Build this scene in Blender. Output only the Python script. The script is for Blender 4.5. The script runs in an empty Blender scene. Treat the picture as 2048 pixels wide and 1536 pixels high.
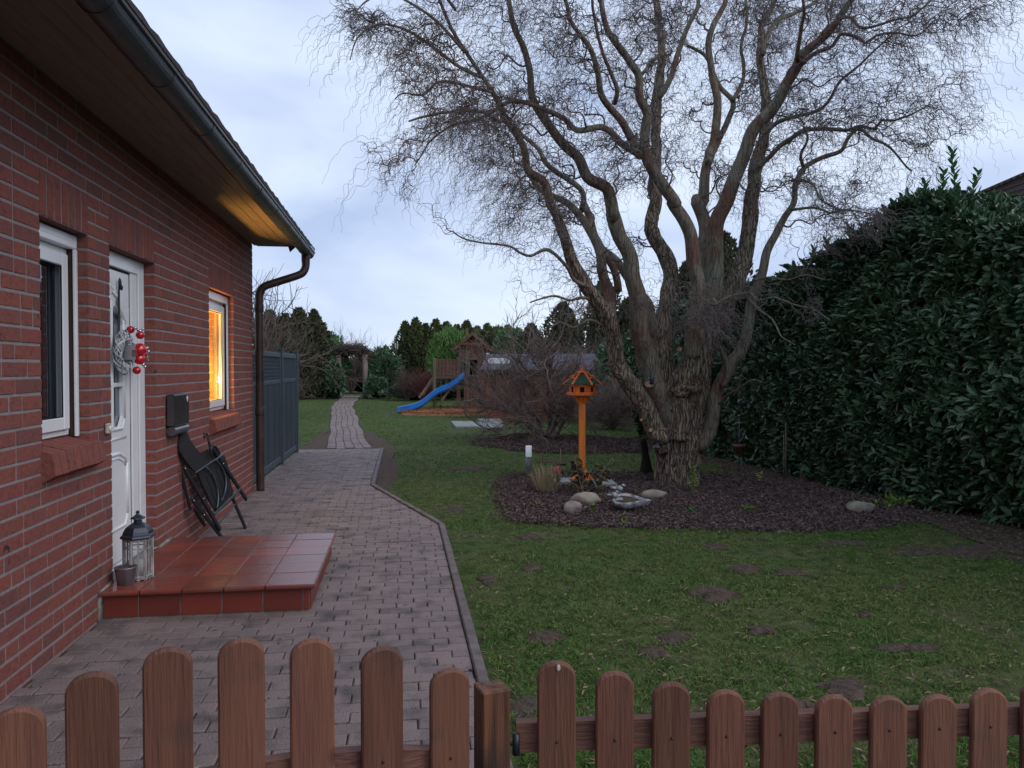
import bpy, math, random
import numpy as np
from mathutils import Vector, noise as mn
PI = math.pi
random.seed(7); rng = np.random.default_rng(7)
sc = bpy.context.scene; C = sc.collection
# ---------------------------------------------------------------- camera
EYE = 1.55; FPX = 1540.0; YAW = math.radians(8.1); PIT = math.atan(33/1540)
cd = bpy.data.cameras.new('camera'); cam = bpy.data.objects.new('camera', cd); C.objects.link(cam)
cam.location = (0, 0, EYE); cam.rotation_euler = (PI/2-PIT, 0, -YAW)
cd.sensor_width = 36; cd.lens = 36*FPX/2048; cd.clip_start = 0.05; cd.clip_end = 2000
sc.camera = cam
# ---------------------------------------------------------------- sky and light (dusk, overcast)
SUN_EL, SUN_AZ = math.radians(38), math.radians(128)
w = bpy.data.worlds.new('World'); sc.world = w; w.use_nodes = True
nt = w.node_tree; N = nt.nodes; Lk = nt.links; bg = N['Background']
sky = N.new('ShaderNodeTexSky'); sky.sky_type = 'NISHITA'; sky.sun_disc = False
sky.sun_elevation = SUN_EL; sky.sun_rotation = SUN_AZ
tc = N.new('ShaderNodeTexCoord'); mp = N.new('ShaderNodeMapping'); mp.inputs['Scale'].default_value = (1.5, 1.5, 3.8)
mp.inputs['Rotation'].default_value = (0.10, 0.05, 0.5)
n1 = N.new('ShaderNodeTexNoise'); n1.inputs['Scale'].default_value = 1.7; n1.inputs['Detail'].default_value = 5; n1.inputs['Roughness'].default_value = .46
n1.inputs['Distortion'].default_value = .35
cr = N.new('ShaderNodeValToRGB')
e = cr.color_ramp.elements; e[0].position = .36; e[0].color = (4.5/11, 5.6/11, 8.1/11, 1); e[1].position = .60; e[1].color = (7.3/11, 8.3/11, 10.2/11, 1)
m1 = N.new('ShaderNodeMix'); m1.data_type = 'RGBA'; m1.inputs['Factor'].default_value = .10
sc8 = N.new('ShaderNodeVectorMath'); sc8.operation = 'SCALE'; sc8.inputs['Scale'].default_value = 11.0
Lk.new(tc.outputs['Generated'], mp.inputs['Vector']); Lk.new(mp.outputs[0], n1.inputs['Vector']); Lk.new(n1.outputs['Fac'], cr.inputs['Fac'])
Lk.new(cr.outputs['Color'], sc8.inputs[0]); Lk.new(sc8.outputs[0], m1.inputs['A']); Lk.new(sky.outputs[0], m1.inputs['B'])
Lk.new(m1.outputs['Result'], bg.inputs['Color']); bg.inputs['Strength'].default_value = 0.10
sd = bpy.data.lights.new('sun', 'SUN'); sd.energy = 1.0; sd.angle = math.radians(40); sd.color = (1, .93, .9)
so = bpy.data.objects.new('sun', sd); C.objects.link(so)
sdir = Vector((math.sin(SUN_AZ)*math.cos(SUN_EL), math.cos(SUN_AZ)*math.cos(SUN_EL), math.sin(SUN_EL)))
so.rotation_euler = sdir.to_track_quat('Z', 'Y').to_euler()
sc.view_settings.view_transform = 'Standard'; sc.view_settings.look = 'None'
sc.view_settings.exposure = 0.2; sc.view_settings.gamma = 1
sc.cycles.max_bounces = 8; sc.cycles.transparent_max_bounces = 12

# ---------------------------------------------------------------- camera geometry used to read positions off
Fh = np.array([math.sin(YAW), math.cos(YAW), 0]); Rt = np.array([math.cos(YAW), -math.sin(YAW), 0])
Fw = Fh*math.cos(PIT)+np.array([0, 0, -math.sin(PIT)]); Up = np.cross(Rt, Fw)
def ray(px, py): return Fw+Rt*(px-1024)/FPX-Up*(py-768)/FPX
def gp(px, py, z=0.0):
    r = ray(px, py); return np.array([0, 0, EYE])+r*((z-EYE)/r[2])
def onx(px, py, X):
    r = ray(px, py); return np.array([0, 0, EYE])+r*(X/r[0])
def ony(px, py, Y):
    r = ray(px, py); return np.array([0, 0, EYE])+r*(Y/r[1])
def at(px, py, d): return np.array([0, 0, EYE])+ray(px, py)*d
def onplane(px, py, P, n):
    r = ray(px, py); o = np.array([0, 0, EYE]); return o+r*(((P-o)@n)/(r@n))

# ---------------------------------------------------------------- materials
MATS = {}
def mat(name, c, c2=None, scale=8, rough=.75, bump=0.0, bscale=40, spec=.3, metal=0, st=(1, 1, 1), attr=False, detail=4, cn=(.35, .65), dirt=None, bst=None, coat=0, var=0):
    m = bpy.data.materials.new(name); m.use_nodes = True; nt = m.node_tree; N = nt.nodes; L = nt.links
    b = N['Principled BSDF']; b.inputs['Roughness'].default_value = rough; b.inputs['Metallic'].default_value = metal
    b.inputs['Specular IOR Level'].default_value = spec; b.inputs['Coat Weight'].default_value = coat; b.inputs['Coat Roughness'].default_value = .15
    tc = N.new('ShaderNodeTexCoord'); mp = N.new('ShaderNodeMapping'); mp.inputs['Scale'].default_value = st
    L.new(tc.outputs['Object'], mp.inputs[0])
    c2 = c2 or tuple(x*.75 for x in c)
    nz = N.new('ShaderNodeTexNoise'); nz.inputs['Scale'].default_value = scale; nz.inputs['Detail'].default_value = detail
    L.new(mp.outputs[0], nz.inputs['Vector'])
    r = N.new('ShaderNodeMapRange'); r.inputs['From Min'].default_value = cn[0]; r.inputs['From Max'].default_value = cn[1]
    L.new(nz.outputs['Fac'], r.inputs['Value'])
    mx = N.new('ShaderNodeMix'); mx.data_type = 'RGBA'; mx.inputs['A'].default_value = (*c, 1); mx.inputs['B'].default_value = (*c2, 1)
    if attr:
        a = N.new('ShaderNodeAttribute'); a.attribute_name = 'rnd'
        ad = N.new('ShaderNodeMath'); ad.operation = 'MULTIPLY_ADD'; ad.inputs[1].default_value = .7; ad.use_clamp = True
        m3 = N.new('ShaderNodeMath'); m3.operation = 'MULTIPLY'; m3.inputs[1].default_value = .3
        L.new(r.outputs[0], m3.inputs[0]); L.new(a.outputs['Fac'], ad.inputs[0]); L.new(m3.outputs[0], ad.inputs[2]); L.new(ad.outputs[0], mx.inputs['Factor'])
    else: L.new(r.outputs[0], mx.inputs['Factor'])
    out = mx.outputs['Result']
    if dirt:
        dcol, dscale, lo, hi = dirt
        n3 = N.new('ShaderNodeTexNoise'); n3.inputs['Scale'].default_value = dscale; n3.inputs['Detail'].default_value = 6; L.new(tc.outputs['Object'], n3.inputs['Vector'])
        r3 = N.new('ShaderNodeMapRange'); r3.inputs['From Min'].default_value = lo; r3.inputs['From Max'].default_value = hi; L.new(n3.outputs['Fac'], r3.inputs['Value'])
        m4 = N.new('ShaderNodeMix'); m4.data_type = 'RGBA'; m4.inputs['B'].default_value = (*dcol, 1); L.new(out, m4.inputs['A']); L.new(r3.outputs[0], m4.inputs['Factor']); out = m4.outputs['Result']
    if var:      # each copy its own tone and its own piece of the grain
        oi = N.new('ShaderNodeObjectInfo'); vm = N.new('ShaderNodeVectorMath'); vm.operation = 'SCALE'; cx = N.new('ShaderNodeCombineXYZ'); L.new(oi.outputs['Random'], cx.inputs[0]); L.new(oi.outputs['Random'], cx.inputs[2]); vm.inputs['Scale'].default_value = 37.0; L.new(cx.outputs[0], vm.inputs[0])
        va = N.new('ShaderNodeVectorMath'); L.new(tc.outputs['Object'], va.inputs[0]); L.new(vm.outputs[0], va.inputs[1]); L.new(va.outputs[0], mp.inputs[0])
        hv = N.new('ShaderNodeHueSaturation'); mr = N.new('ShaderNodeMapRange'); mr.inputs['To Min'].default_value = 1-var; mr.inputs['To Max'].default_value = 1+var; L.new(oi.outputs['Random'], mr.inputs['Value']); L.new(mr.outputs[0], hv.inputs['Value']); L.new(out, hv.inputs['Color']); out = hv.outputs['Color']
        vo = N.new('ShaderNodeTexVoronoi'); vo.inputs['Scale'].default_value = 5.5; mk = N.new('ShaderNodeMapping'); mk.inputs['Scale'].default_value = (1, 1, .55); L.new(va.outputs[0], mk.inputs[0]); L.new(mk.outputs[0], vo.inputs['Vector'])
        kr = N.new('ShaderNodeMapRange'); kr.inputs['From Min'].default_value = .10; kr.inputs['From Max'].default_value = .05; L.new(vo.outputs['Distance'], kr.inputs['Value'])
        mk2 = N.new('ShaderNodeMix'); mk2.data_type = 'RGBA'; mk2.inputs['B'].default_value = (.045, .02, .012, 1); L.new(out, mk2.inputs['A']); L.new(kr.outputs[0], mk2.inputs['Factor']); out = mk2.outputs['Result']
    L.new(out, b.inputs['Base Color'])
    if bump:
        n2 = N.new('ShaderNodeTexNoise'); n2.inputs['Scale'].default_value = bscale; n2.inputs['Detail'].default_value = 5
        if bst:
            mp2 = N.new('ShaderNodeMapping'); mp2.inputs['Scale'].default_value = bst; L.new(tc.outputs['Object'], mp2.inputs[0]); L.new(mp2.outputs[0], n2.inputs['Vector'])
        else: L.new(mp.outputs[0], n2.inputs['Vector'])
        bp = N.new('ShaderNodeBump'); bp.inputs['Strength'].default_value = min(1, bump); bp.inputs['Distance'].default_value = .01*max(1, bump)
        L.new(n2.outputs['Fac'], bp.inputs['Height']); L.new(bp.outputs[0], b.inputs['Normal'])
    MATS[name] = m; return m
def glassmat(name, tint=(.8, .85, .9), t=.75):
    m = bpy.data.materials.new(name); m.use_nodes = True; nt = m.node_tree; N = nt.nodes; L = nt.links
    N.remove(N['Principled BSDF']); g = N.new('ShaderNodeBsdfGlossy'); g.inputs['Roughness'].default_value = .03; g.inputs['Color'].default_value = (.9, .95, 1, 1)
    tr = N.new('ShaderNodeBsdfTransparent'); tr.inputs['Color'].default_value = (*tint, 1); mx = N.new('ShaderNodeMixShader')
    lw = N.new('ShaderNodeLayerWeight'); lw.inputs['Blend'].default_value = .5; pw = N.new('ShaderNodeMath'); pw.operation = 'POWER'; pw.inputs[1].default_value = 4.0; fr = N.new('ShaderNodeMath'); fr.operation = 'MULTIPLY_ADD'; fr.inputs[1].default_value = .8; fr.inputs[2].default_value = .11; L.new(lw.outputs['Facing'], pw.inputs[0]); L.new(pw.outputs[0], fr.inputs[0])
    nz = N.new('ShaderNodeTexNoise'); nz.inputs['Scale'].default_value = 1.5; bp = N.new('ShaderNodeBump'); bp.inputs['Strength'].default_value = .05; L.new(nz.outputs['Fac'], bp.inputs['Height']); L.new(bp.outputs[0], g.inputs['Normal'])
    L.new(fr.outputs[0], mx.inputs[0]); L.new(tr.outputs[0], mx.inputs[1]); L.new(g.outputs[0], mx.inputs[2]); L.new(mx.outputs[0], N['Material Output'].inputs[0]); return m

# ---------------------------------------------------------------- mesh helpers
ORG = {}
def link(o, parent=None):
    C.objects.link(o)
    if parent is not None: o.parent = parent
    return o
def tag(o, label=None, cat=None, group=None, kind=None):
    if label: o['label'] = label
    if cat: o['category'] = cat
    if group: o['group'] = group
    if kind: o['kind'] = kind
    return o
def thing(name, label, cat, loc=(0, 0, 0), group=None):
    o = bpy.data.objects.new(name, None); o.empty_display_size = .1; o.location = loc; link(o); ORG[o.name] = np.array(loc, float)
    return tag(o, label, cat, group)
class MB:
    def __init__(s): s.v = []; s.f = []; s.r = []; s.sm = []
    def add(s, vs, fs, r=None, smooth=False):
        b = len(s.v); s.v += [tuple(map(float, v)) for v in vs]; s.f += [tuple(b+i for i in f) for f in fs]
        r = random.random() if r is None else r
        s.r += [r]*len(fs); s.sm += [smooth]*len(fs); return s
    def box(s, a, b, bev=0.0, r=None):
        a = np.minimum(a, b), np.maximum(a, b); lo, hi = a
        if bev <= 0:
            x0, y0, z0 = lo; x1, y1, z1 = hi
            return s.add([(x0, y0, z0), (x1, y0, z0), (x1, y1, z0), (x0, y1, z0), (x0, y0, z1), (x1, y0, z1), (x1, y1, z1), (x0, y1, z1)],
                         [(0, 3, 2, 1), (4, 5, 6, 7), (0, 1, 5, 4), (1, 2, 6, 5), (2, 3, 7, 6), (3, 0, 4, 7)], r)
        return s.obox((lo+hi)/2, [(1, 0, 0), (0, 1, 0), (0, 0, 1)], (hi-lo)/2, bev, r)
    def obox(s, c, ax, h, bev=0.0, r=None):      # oriented box with chamfered edges
        ax = [np.array(a, float)/np.linalg.norm(a) for a in ax]; c = np.array(c, float); h = np.array(h, float)
        bev = min(bev, min(h)*.95)
        if bev <= 0:
            vs = [c+ax[0]*h[0]*i+ax[1]*h[1]*j+ax[2]*h[2]*k for k in (-1, 1) for j in (-1, 1) for i in (-1, 1)]
            return s.add(vs, [(0, 2, 3, 1), (4, 5, 7, 6), (0, 1, 5, 4), (1, 3, 7, 5), (3, 2, 6, 7), (2, 0, 4, 6)], r)
        vs = []; idx = {}
        for i in (-1, 1):
            for j in (-1, 1):
                for k in (-1, 1):
                    for t in range(3):
                        q = [h[0]*i, h[1]*j, h[2]*k]
                        for u in range(3):
                            if u != t: q[u] -= bev*(i, j, k)[u]
                        idx[(i, j, k, t)] = len(vs); vs.append(c+ax[0]*q[0]+ax[1]*q[1]+ax[2]*q[2])
        fs = []
        def key(t, sg, a, b):
            u, v = [x for x in range(3) if x != t]; d = [0, 0, 0]; d[t] = sg; d[u] = a; d[v] = b; return tuple(d)
        for t in range(3):
            for sg in (-1, 1):
                fs.append([idx[key(t, sg, a, b)+(t,)] for a, b in ((-1, -1), (1, -1), (1, 1), (-1, 1))])
        for t in range(3):      # edges along axis t
            u, v = [x for x in range(3) if x != t]
            for a in (-1, 1):
                for b in (-1, 1):
                    def kk(sg):
                        d = [0, 0, 0]; d[t] = sg; d[u] = a; d[v] = b; return tuple(d)
                    fs.append([idx[kk(-1)+(u,)], idx[kk(1)+(u,)], idx[kk(1)+(v,)], idx[kk(-1)+(v,)]])
        for i in (-1, 1):
            for j in (-1, 1):
                for k in (-1, 1): fs.append([idx[(i, j, k, t)] for t in range(3)])
        # consistent outward orientation
        out = []
        for f in fs:
            P = [vs[q] for q in f]; n = np.cross(P[1]-P[0], P[2]-P[0]); m = sum(P)/len(P)-c
            out.append(f if n@m > 0 else f[::-1])
        return s.add(vs, out, r)
    def bar(s, p, q, wd, th, upv=(0, 0, 1), bev=.002, r=None):     # rectangular bar from p to q
        p = np.array(p, float); q = np.array(q, float); d = q-p; L = np.linalg.norm(d); d = d/L
        a = np.cross(d, upv); a = a/np.linalg.norm(a); b = np.cross(a, d)
        return s.obox((p+q)/2, [d, a, b], (L/2, wd/2, th/2), bev, r)
    def tube(s, pts, rad, n=10, cap=True, r=None, ridge=0.0, smooth=True, furrow=0.0):
        P = np.array(pts, float); m = len(P); rad = np.array([rad]*m if np.isscalar(rad) else rad, float)
        T = np.gradient(P, axis=0); T /= np.linalg.norm(T, axis=1)[:, None]+1e-9
        a = np.cross(T[0], (0, 0, 1) if abs(T[0][2]) < .9 else (1, 0, 0)); a /= np.linalg.norm(a)
        vs = []
        for i in range(m):
            a = a-T[i]*(a@T[i]); a /= np.linalg.norm(a)+1e-9; b = np.cross(T[i], a)
            for k in range(n):
                th = 2*PI*k/n; rr = rad[i]
                if ridge: 
                    q = P[i]*2.2
                    rr *= 1+ridge*(mn.noise(Vector((math.cos(th)*2.6*max(1, rad[i]*6)+q[0]*.3, math.sin(th)*2.6*max(1, rad[i]*6)+q[1]*.3, q[2]*.8)))+.5*mn.noise(Vector((math.cos(th)*7, math.sin(th)*7, q[2]*1.7+5))))
                if furrow:
                    cx_, cy_ = math.cos(th)*rad[i]*15, math.sin(th)*rad[i]*15; zq = P[i][2]*2.2+mn.noise(P[i]*2)*1.2; rr -= furrow*(1-min(1, abs(mn.noise(Vector((cx_, cy_, zq))))*3.2))+furrow*.5*(1-min(1, abs(mn.noise(Vector((cx_*2.1, cy_*2.1, zq*2))))*3))
                vs.append(P[i]+(a*math.cos(th)+b*math.sin(th))*rr)
        fs = [(i*n+k, i*n+(k+1) % n, (i+1)*n+(k+1) % n, (i+1)*n+k) for i in range(m-1) for k in range(n)]
        if cap: fs += [tuple(range(n))[::-1], tuple((m-1)*n+k for k in range(n))]
        return s.add(vs, fs, r, smooth)
    def lathe(s, prof, c=(0, 0, 0), n=20, r=None, smooth=True, ax='z'):
        vs = []; c = np.array(c, float)
        for rr, z in prof:
            for k in range(n):
                t = 2*PI*(k+.5)/n; q = (rr*math.cos(t), rr*math.sin(t), z)
                vs.append(c+np.array(q if ax == 'z' else (q[2], q[0], q[1])))
        m = len(prof); fs = [(i*n+k, i*n+(k+1) % n, (i+1)*n+(k+1) % n, (i+1)*n+k) for i in range(m-1) for k in range(n)]
        fs += [tuple(range(n))[::-1], tuple((m-1)*n+k for k in range(n))]
        return s.add(vs, fs, r, smooth)
    def prism(s, poly, d, r=None):          # poly: 3-D outline, d: extrusion vector
        poly = [np.array(p, float) for p in poly]; d = np.array(d, float); n = len(poly)
        vs = poly+[p+d for p in poly]
        nn = sum(np.cross(poly[i], poly[(i+1) % n]) for i in range(n))
        f = [tuple(range(n)), tuple(range(n, 2*n))[::-1]]+[((i+1) % n, i, n+i, n+(i+1) % n) for i in range(n)]
        if nn@d > 0: f = [q[::-1] for q in f]
        return s.add(vs, f, r)
    def ell(s, c, rad, n=12, lump=0.0, seed=0, rot=0, r=None, squash=0):
        vs = []; fs = []; m = n//2+2; c = np.array(c, float)
        for i in range(m+1):
            ph = PI*i/m
            for k in range(n):
                th = 2*PI*k/n; d = np.array([math.sin(ph)*math.cos(th), math.sin(ph)*math.sin(th), math.cos(ph)])
                q = d*np.array(rad)
                if lump: q *= 1+lump*(mn.noise(Vector(d*1.3)+Vector((seed, seed*2.1, 0)))+.5*mn.noise(Vector(d*3)+Vector((seed, 3, 1))))
                x, y = q[0]*math.cos(rot)-q[1]*math.sin(rot), q[0]*math.sin(rot)+q[1]*math.cos(rot); vs.append(c+np.array([x, y, q[2]]))
        fs = [(i*n+k, (i+1)*n+k, (i+1)*n+(k+1) % n, i*n+(k+1) % n) for i in range(m) for k in range(n)]
        return s.add(vs, fs, r, True)
    def build(s, name, m, parent=None):
        v = np.array(s.v, float)
        org = ORG.get(parent.name, np.zeros(3)) if parent is not None else np.zeros(3)
        me = bpy.data.meshes.new(name); me.from_pydata((v-org).tolist(), [], s.f); me.materials.append(m)
        a = me.attributes.new('rnd', 'FLOAT', 'FACE'); a.data.foreach_set('value', s.r); me.polygons.foreach_set('use_smooth', s.sm); me.update()
        o = bpy.data.objects.new(name, me); link(o, parent); ORG[o.name] = org
        return o
def npmesh(name, V, F, m, parent=None, rnd=None, smooth=False):
    """V (n,3); F list of (k,j) integer arrays"""
    org = ORG.get(parent.name, np.zeros(3)) if parent is not None else np.zeros(3)
    me = bpy.data.meshes.new(name); V = np.asarray(V, float)-org
    me.vertices.add(len(V)); me.vertices.foreach_set('co', V.ravel().astype(np.float32))
    if not isinstance(F, list): F = [F]
    nl = sum(f.size for f in F); nf = sum(len(f) for f in F)
    me.loops.add(nl); me.polygons.add(nf)
    me.loops.foreach_set('vertex_index', np.concatenate([f.ravel() for f in F]).astype(np.int32))
    tot = np.concatenate([np.full(len(f), f.shape[1]) for f in F]); st = np.concatenate([[0], np.cumsum(tot)[:-1]])
    me.polygons.foreach_set('loop_start', st.astype(np.int32))
    me.polygons.foreach_set('use_smooth', np.full(nf, smooth)); me.materials.append(m)
    if rnd is not None:
        a = me.attributes.new('rnd', 'FLOAT', 'FACE'); a.data.foreach_set('value', np.asarray(rnd, np.float32))
    me.update(calc_edges=True); me.validate()
    o = bpy.data.objects.new(name, me); link(o, parent); ORG[o.name] = org
    return o
def nrm(a): return a/(np.linalg.norm(a, axis=-1, keepdims=True)+1e-9)
def leaves(P, D, Nn, Ln, Wd, fold=.25, rnd=None, curl=.0):
    """folded leaf blades: base P, direction D, normal Nn, length, width"""
    n = len(P); D = nrm(D); S = nrm(np.cross(D, Nn)); Nn = np.cross(S, D)
    Ln = np.broadcast_to(Ln, n)[:, None]; Wd = np.broadcast_to(Wd, n)[:, None]
    up = Nn*Wd*fold; dn = Nn*Ln*curl
    V = np.stack([P, P+D*Ln*.33+S*Wd*.5+up, P+D*Ln*.75+S*Wd*.42+up-dn*.5, P+D*Ln-dn, P+D*Ln*.75-S*Wd*.42+up-dn*.5, P+D*Ln*.33-S*Wd*.5+up], 1).reshape(-1, 3)
    b = np.arange(n)[:, None]*6
    F = np.concatenate([b+np.array([0, 1, 2, 3]), b+np.array([0, 3, 4, 5])], 1).reshape(-1, 4)
    rnd = rng.random(n) if rnd is None else rnd
    return V, F, np.repeat(rnd, 2)
def rdir(n): return nrm(rng.normal(size=(n, 3)))
class Tw:                                  # many thin tapering twigs gathered into one mesh
    def __init__(s): s.V = []; s.F = []; s.R = []; s.n = 0
    def add(s, P, r0, r1, sides=3, rv=None):
        P = np.asarray(P, float); m = len(P)
        if m < 2: return
        T = np.gradient(P, axis=0); T = nrm(T); ref = np.array([.31, .87, .37]); A = nrm(np.cross(T, ref)); B = np.cross(T, A)
        th = np.arange(sides)*2*PI/sides; r = np.linspace(r0, r1, m) if np.isscalar(r0) else r0
        V = P[:, None]+(A[:, None]*np.cos(th)[None, :, None]+B[:, None]*np.sin(th)[None, :, None])*np.asarray(r)[:, None, None]
        k = np.arange(sides); i = np.arange(m-1)[:, None]*sides
        F = np.stack([i+k, i+(k+1) % sides, i+sides+(k+1) % sides, i+sides+k], -1).reshape(-1, 4)+s.n
        s.V.append(V.reshape(-1, 3)); s.F.append(F); s.n += m*sides; s.R.append(np.full(len(F), rng.random() if rv is None else rv))
    def build(s, name, m, parent): return npmesh(name, np.concatenate(s.V), np.concatenate(s.F), m, parent, np.concatenate(s.R), smooth=True)
def grow(p, d, L, step, amp, droop, wl=.28, jit=.12):
    """a corkscrew shoot: the heading turns round a slowly bending axis"""
    p = np.array(p, float); d = np.array(d, float); d /= np.linalg.norm(d); out = [p]; ph = rng.random()*6.28; k = max(3, int(L/step))
    am = amp*(.6+.8*rng.random()); w = 2*PI*step/(wl*(.7+.7*rng.random()))
    u = np.cross(d, (0.3, .2, .93)); u /= np.linalg.norm(u)+1e-9; v = np.cross(d, u)
    for i in range(k):
        d = d+np.array([0, 0, -droop*step])+rng.normal(size=3)*jit*step**.5; d /= np.linalg.norm(d)
        ph += w*(1+.6*rng.normal()*.5); h = d+am*(math.cos(ph)*u+math.sin(ph)*v); h /= np.linalg.norm(h); p = p+h*step; out.append(p)
    return np.array(out), d
def smoothpath(pts, rad, step=.06):
    P = np.array(pts, float); R = np.array(rad, float); out = []; ro = []
    Q = np.vstack([2*P[0]-P[1], P, 2*P[-1]-P[-2]])
    for i in range(len(P)-1):
        p0, p1, p2, p3 = Q[i:i+4]; n = max(2, int(np.linalg.norm(p2-p1)/step))
        for k in range(n):
            t = k/n; out.append(.5*((2*p1)+(-p0+p2)*t+(2*p0-5*p1+4*p2-p3)*t*t+(-p0+3*p1-3*p2+p3)*t**3)); ro.append(R[i]*(1-t)+R[i+1]*t)
    out.append(P[-1]); ro.append(R[-1]); return np.array(out), np.array(ro)
def inpoly(x, y, poly):
    poly = np.array(poly); ins = np.zeros(len(x), bool); j = len(poly)-1
    for i in range(len(poly)):
        xi, yi = poly[i][:2]; xj, yj = poly[j][:2]
        c = ((yi > y) != (yj > y)) & (x < (xj-xi)*(y-yi)/(yj-yi+1e-12)+xi); ins ^= c; j = i
    return ins
def curvepoly(poly, n=8, jit=.03, seed=1):
    P = np.array(poly, float)[:, :2]; m = len(P); out = []; rr = random.Random(seed)
    for i in range(m):
        p0, p1, p2, p3 = P[i-1], P[i], P[(i+1) % m], P[(i+2) % m]
        for k in range(n):
            t = k/n; q = .5*((2*p1)+(-p0+p2)*t+(2*p0-5*p1+4*p2-p3)*t*t+(-p0+3*p1-3*p2+p3)*t**3)
            out.append((q[0]+rr.uniform(-jit, jit), q[1]+rr.uniform(-jit, jit)))
    return out
def sheet(name, poly, z, m, hgt=0.0, n=5, lump=0.0, kind='structure', parent=None, ff=.25):
    """low mound: rings shrinking towards the centroid"""
    P = np.array(poly); c = P.mean(0); V = []; k = len(P)
    for i in range(n+1):
        t = i/n; s = 1-t
        for q in P:
            x, y = c+(q-c)*s; h = hgt*min(1, (t/ff))**.6 if hgt else 0
            V.append((x, y, z+h+(lump*mn.noise(Vector((x*3, y*3, 0))) if i else 0)))
    F = [(i*k+j, i*k+(j+1) % k, (i+1)*k+(j+1) % k, (i+1)*k+j) for i in range(n) for j in range(k)]
    me = MB(); me.add(V, F if True else F, smooth=True)
    A = sum(P[i][0]*P[(i+1) % k][1]-P[(i+1) % k][0]*P[i][1] for i in range(k))
    if A < 0: me.f = [f[::-1] for f in me.f]
    o = me.build(name, m, parent)
    if kind: o['kind'] = kind
    return o
# ---------------------------------------------------------------- material library
M_grass = mat('lawn_ground', (.065, .095, .028), (.125, .098, .060), scale=1.6, rough=.95, bump=1, bscale=60, cn=(.42, .78), dirt=((.022, .045, .012), 9, .42, .7), spec=.1)
M_blade = mat('grass_blades', (.062, .155, .028), (.185, .195, .068), scale=.9, rough=.8, attr=True, spec=.15)
M_soil = mat('soil', (.125, .09, .072), (.07, .05, .04), scale=22, rough=.95, bump=2, bscale=70, spec=.1)
M_mulch = mat('mulch', (.09, .06, .058), (.04, .026, .026), scale=30, rough=.95, bump=3, bscale=60, spec=.1)
M_chip = mat('bark_chips', (.27, .20, .185), (.06, .04, .037), scale=20, rough=.9, attr=True, spec=.15)
M_leaf = mat('dead_leaves', (.34, .25, .17), (.12, .075, .05), scale=20, rough=.85, attr=True, spec=.2)
M_joint = mat('paving_joints', (.035, .04, .025), (.06, .05, .042), scale=14, rough=.95, bump=1, bscale=120)
M_paver = mat('pavers', (.255, .195, .18), (.175, .138, .133), scale=3, rough=.72, bump=.9, bscale=90, attr=True, spec=.35, dirt=((.085, .075, .07), 5, .5, .72))
M_paver2 = mat('path_pavers', (.245, .185, .17), (.185, .14, .13), scale=3, rough=.8, bump=.8, bscale=90, attr=True, spec=.3, dirt=((.10, .085, .075), 3, .5, .75))
M_kerb = mat('kerb', (.20, .165, .155), (.12, .10, .095), scale=8, rough=.85, bump=.8, bscale=80)
M_white = mat('white_plastic', (.80, .80, .80), (.74, .745, .76), scale=3, rough=.32, spec=.45)
M_whitem = mat('moulding_plastic', (.80, .80, .80), (.74, .745, .76), scale=3, rough=.3, spec=.45)
M_dark = mat('dark_interior', (.012, .013, .016), (.008, .008, .01), rough=.9)
M_rail = mat('brown_profile', (.06, .035, .028), rough=.4)
M_gasket = mat('black_gasket', (.01, .01, .01), rough=.6)
M_glass = glassmat('window_glass', (.55, .6, .66)); M_clear = glassmat('clear_glass', (.92, .94, .95))
M_curt = mat('amber_curtain', (.62, .33, .06), (.42, .20, .03), scale=5, rough=.9, st=(1, 6, .6))
M_net = mat('net_curtain', (.30, .32, .36), (.08, .09, .11), scale=6, rough=.9, st=(1, 8, .3))
M_soff = mat('soffit_boards', (.25, .205, .165), (.20, .16, .13), scale=3, rough=.65, bump=.5, bscale=30, st=(12, 1, 1))
M_gut = mat('gutter_metal', (.055, .065, .075), (.035, .04, .045), scale=5, rough=.38, metal=.35, spec=.5, bump=.1, bscale=30)
M_pipe = mat('downpipe_copper', (.085, .055, .045), (.05, .035, .03), scale=6, rough=.45, metal=.3, spec=.4)
M_tile = mat('roof_tiles', (.05, .035, .032), (.03, .025, .024), scale=10, rough=.7, bump=.8, bscale=40)
M_terr = mat('terracotta_tiles', (.26, .062, .040), (.155, .040, .030), scale=3.5, rough=.26, attr=True, spec=.55, bump=.15, bscale=25, dirt=((.17, .085, .07), 4, .5, .8))
M_terrf = mat('terracotta_front', (.24, .045, .028), (.13, .030, .022), scale=5, rough=.4, attr=True, spec=.45, bump=.15, bscale=25)
M_grout = mat('grout', (.36, .32, .29), (.2, .19, .17), scale=18, rough=.9, bump=.6, bscale=90)
M_blackmetal = mat('black_metal', (.030, .035, .042), (.02, .024, .03), scale=12, rough=.35, spec=.5, metal=.3)
M_steel = mat('grey_tube', (.12, .14, .17), (.08, .1, .12), scale=12, rough=.3, metal=.6)
M_mesh = mat('woven_fabric', (.030, .028, .030), (.018, .017, .019), scale=60, rough=.75, bump=.8, bscale=400)
M_box = mat('mailbox_metal', (.055, .05, .05), (.035, .033, .033), scale=8, rough=.3, metal=.5, spec=.5)
M_boxg = mat('mailbox_grey', (.16, .16, .17), (.11, .11, .12), scale=4, rough=.3, metal=.6, spec=.5)
M_cream = mat('cream_plastic', (.55, .50, .40), rough=.4)
M_oldwhite = mat('whitewashed_wood', (.50, .49, .48), (.22, .19, .17), scale=18, rough=.8, bump=.8, bscale=60, st=(3, 3, .6))
M_lroof = mat('lantern_roof_metal', (.050, .060, .075), (.03, .036, .05), scale=14, rough=.4, metal=.5)
M_zinc = mat('zinc', (.30, .30, .33), (.16, .16, .18), scale=9, rough=.45, metal=.7)
M_wax = mat('candle_wax', (.75, .73, .66), rough=.5)
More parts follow.
